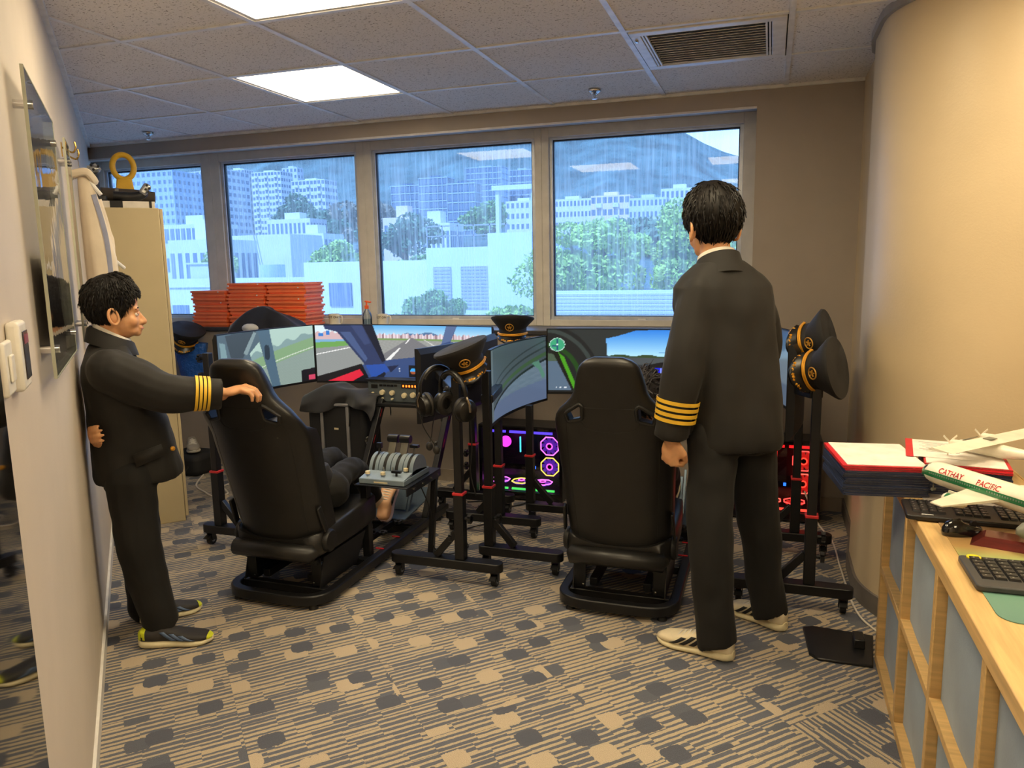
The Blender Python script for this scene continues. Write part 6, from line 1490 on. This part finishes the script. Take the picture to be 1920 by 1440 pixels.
J = bodypart('jacket', blob(jm, .007, 4, 'jacket', (.010, 9, 5, 2.)), suit, T)
for v in J.data.vertices:
    dW = (v.co.x+v.co.y-WL)*r2
    if dW < .006: v.co += E_*(.006-dW)
for k in range(4): part('gold_stripe', ringband(RE, RW, .52+k*.075, .0695-.0008*k, .0105), goldst, J)
part('pocket_flap', MB().add([bq(.17, .80, 3.232), bq(.275, .83, 3.238), bq(.285, .785, 3.232), bq(.18, .75, 3.226)], [(0, 1, 2, 3)]), suit, J, solid=.006)
part('button', MB().ball(bq(.315, .80, 3.27), .010, 6), P('gold_braid', (226, 160, 40), .45, .35), J)
part('collar', MB().loft([[bq(.132+rx*math.cos(a), z-.034*math.cos(a)-.0*math.sin(a), 3.4+rx*math.sin(a)*.95) for a in [2*math.pi*k/30 for k in range(30)]] for rx, z in ((.095, 1.205), (.082, 1.255), (.070, 1.265), (.062, 1.245))], False, False), suit, J)
part('shirt_collar', MB().loft([[bq(.137+rx*math.cos(a), z-.036*math.cos(a), 3.4+rx*math.sin(a)*.95) for a in [2*math.pi*k/30 for k in range(30)]] for rx, z in ((.068, 1.235), (.064, 1.274), (.060, 1.274), (.058, 1.245))], False, False).xf(Matrix.Translation(-T.location)), shirtw, T)
tm = MB(); torso(tm, [(bq(.16, .86), .13, .115), (bq(.155, .72), .14, .115), (bq(.155, .64), .13, .105)], Vv, E_)
limb(tm, [HL+Vector((0, 0, -.03)), KL, AL+Vector((0, 0, .0)), AL+Vector((.01, .01, -.045))], [.09, .082, .076, .068, .066, .064], 18, end=False); limb(tm, [HR+Vector((0, 0, -.03)), KR, AR+Vector((0, 0, .01)), AR+Vector((.012, .01, -.035))], [.098, .088, .080, .072, .068, .068], 18, end=False)
for v in tm.v:
    dW = (v.x+v.y-WL)*r2
    if dW < .010: v += E_*(.010-dW)
bodypart('trousers', blob(tm, .007, 4, 'trousers', (.009, 9, 6, 5.)), trou, T)
dks = P('sneaker_dark', (46, 44, 44), .7, bump=(200, .3)); neon = P('neon_yellow', (206, 214, 40), .5); blu = P('stripe_blue', (84, 106, 140), .5)
shoe(T, (-2.375, 2.24, 0), (-2.115, 2.365, 0), dks, solem, blu, neon, h=.08); shoe(T, (-2.535, 2.40, 0), (-2.375, 2.60, 0), dks, solem, blu, neon, h=.08)
# ---------------------------------------------------------------- seated players, mostly hidden by the seat backs
def seated(label, ox, oy, hx, shoes, right_leg, hairmat, curl, hz=.985, sx=0., tz=.82):
    T = thing('person', label, 'person', (ox, oy+.35, .37)); b = lambda x, y, z: Vector((ox+x, oy+y, z)); X_ = Vector((1, 0, 0)); Y_ = Vector((0, 1, 0))
    sb = MB(); h_ = Head(b(hx, .23, hz), (.15, .97, -.1), (0, 0, 1), .95); h_.skull(sb)
    limb(sb, [b(sx, .25, tz-.05), b((hx+sx)/2, .235, tz+.02), b(hx, .22, hz-.06)], [.05, .045, .045]); torso(sb, [(b(0, .36, .45), .13, .08), (b(sx*.5, .32, .58), .12, .08), (b(sx, .27, tz-.06), .12, .075), (b(sx, .25, tz), .08, .05)], X_, Y_)
    for s in (-1, 1):
        limb(sb, [b(s*.13+sx, .27, tz-.05), b(s*.15+sx, .40, tz-.22), b(s*.05+sx, .47, .49)], [.042, .036, .026]); hand(sb, b(s*.05+sx, .48, .49), (-s*.2, 1, -.6), (0, .2, 1), s, .6, .9)
    legs = right_leg
    for (h0, k0, a0) in legs: limb(sb, [b(*h0), b(*k0), b(*a0)], [.06, .045, .03])
    bodypart('body', blob(sb, .007, 3, 'body'), skin, T); h_.features(T); h_.hair(T, 900, .03, -.06, .05, 11, curl, hairmat)
    jm = MB(); torso(jm, [(b(0, .37, .44), .15, .10), (b(sx*.5, .33, .58), .15, .10), (b(sx, .28, tz-.06), .145, .09), (b(sx, .26, tz), .09, .07)], X_, Y_)
    for s in (-1, 1): limb(jm, [b(s*.13+sx, .27, tz-.05), b(s*.15+sx, .40, tz-.22), b(s*.055+sx, .455, .495)], [.055, .05, .042], end=False)
    bodypart('jacket', blob(jm, .009, 4, 'jacket', (.008, 9, 6, 3.)), suit, T)
    tm = MB(); limb(tm, [b(-.09, .40, .44), b(.09, .40, .44)], [.10, .10])
    for (h0, k0, a0) in legs: limb(tm, [b(*h0), b(*k0), b(*a0)], [.08, .066, .060, .056, .054], 16)
    bodypart('trousers', blob(tm, .008, 4, 'trousers', (.010, 10, 9, 7.)), trou, T)
    for (he, to, mu, st_, so) in shoes:
        S_ = shoe(T, b(*he), b(*to), mu, so, None, None, laces=shirtw)
    return T
pink = P('sneaker_peach', (252, 186, 140), .6, var=(9, .12)); lil = P('sole_lilac', (222, 200, 206), .6)
T = seated('person seated in the first simulator with peach sneakers on the pedals', RIG1[0], RIG1[1], -.13, [((.114, .895, .105), (.100, 1.045, .325), pink, None, lil), ((-.09, .925, .115), (-.08, 1.055, .30), pink, None, lil)],
       [((.09, .38, .44), (.045, .70, .46), (.058, .86, .27)), ((-.09, .38, .44), (-.10, .74, .50), (-.09, .88, .27))], None, 0, .755, -.07, .63)
sock = P('sock_cream', (228, 214, 188), .85, bump=(200, .5, .002))
for s, dy in ((.062, 0.), (-.088, .02)): part('sock', MB().tube(smoothpts([(RIG1[0]+s, RIG1[1]+.865+dy, .28), (RIG1[0]+s+.016, RIG1[1]+.90+dy, .225), (RIG1[0]+s+.036, RIG1[1]+.94+dy, .185)]), .039, 14), sock, T, w=True)
swo = MB().tube(smoothpts([(RIG1[0]+.150, RIG1[1]+.905, .205), (RIG1[0]+.149, RIG1[1]+.920, .235), (RIG1[0]+.150, RIG1[1]+.965, .275)]), [.005]*3+[.009]*5+[.006]*4+[.002], 6)
part('swoosh_mark', swo, P('stripe_black', (24, 26, 30), .5), T, w=True)
T = seated('person with curly hair seated in the second simulator, head past the headrest', RIG2[0], RIG2[1], .075, [((.10, .985, .115), (.12, 1.12, .335), dks, None, solem), ((-.09, .985, .115), (-.07, 1.12, .335), dks, None, solem)],
       [((.09, .38, .44), (.13, .74, .47), (.10, .945, .20)), ((-.09, .38, .44), (-.13, .76, .50), (-.09, .945, .20))], P('hair_grey_curls', (58, 54, 56), .6, var=(60, .3)), 1, .925, .02, .76)

# ---------------------------------------------------------------- sneaker on a dark duffel behind the cabinet
T = thing('duffel_bag', 'black duffel bag on the carpet behind the tall cabinet', 'bag', (-4.10, 4.52, 0))
part('bag_body', MB().prism(rrect(-.16, .16, -.14, .14, .06), .0, .16), P('suitcase_fabric', (28, 28, 30), .75), T, bevel=.04, seg=4)
part('bag_handle', MB().tube(smoothpts([(-.08, -.142, .08), (-.05, -.16, .04), (.05, -.16, .04), (.08, -.142, .08)]), .008, 6), P('suitcase_fabric', (28, 28, 30), .75), T)
T = thing('grey_sneaker', 'grey sneaker with pale laces lying on the black duffel bag', 'shoe', (-4.10, 4.50, .165))
shoe(T, (-4.17, 4.60, .168), (-3.99, 4.42, .168), P('sneaker_grey', (150, 142, 130), .7), P('sole_grey', (196, 190, 178), .6), None, None, laces=shirtw, name='sole')
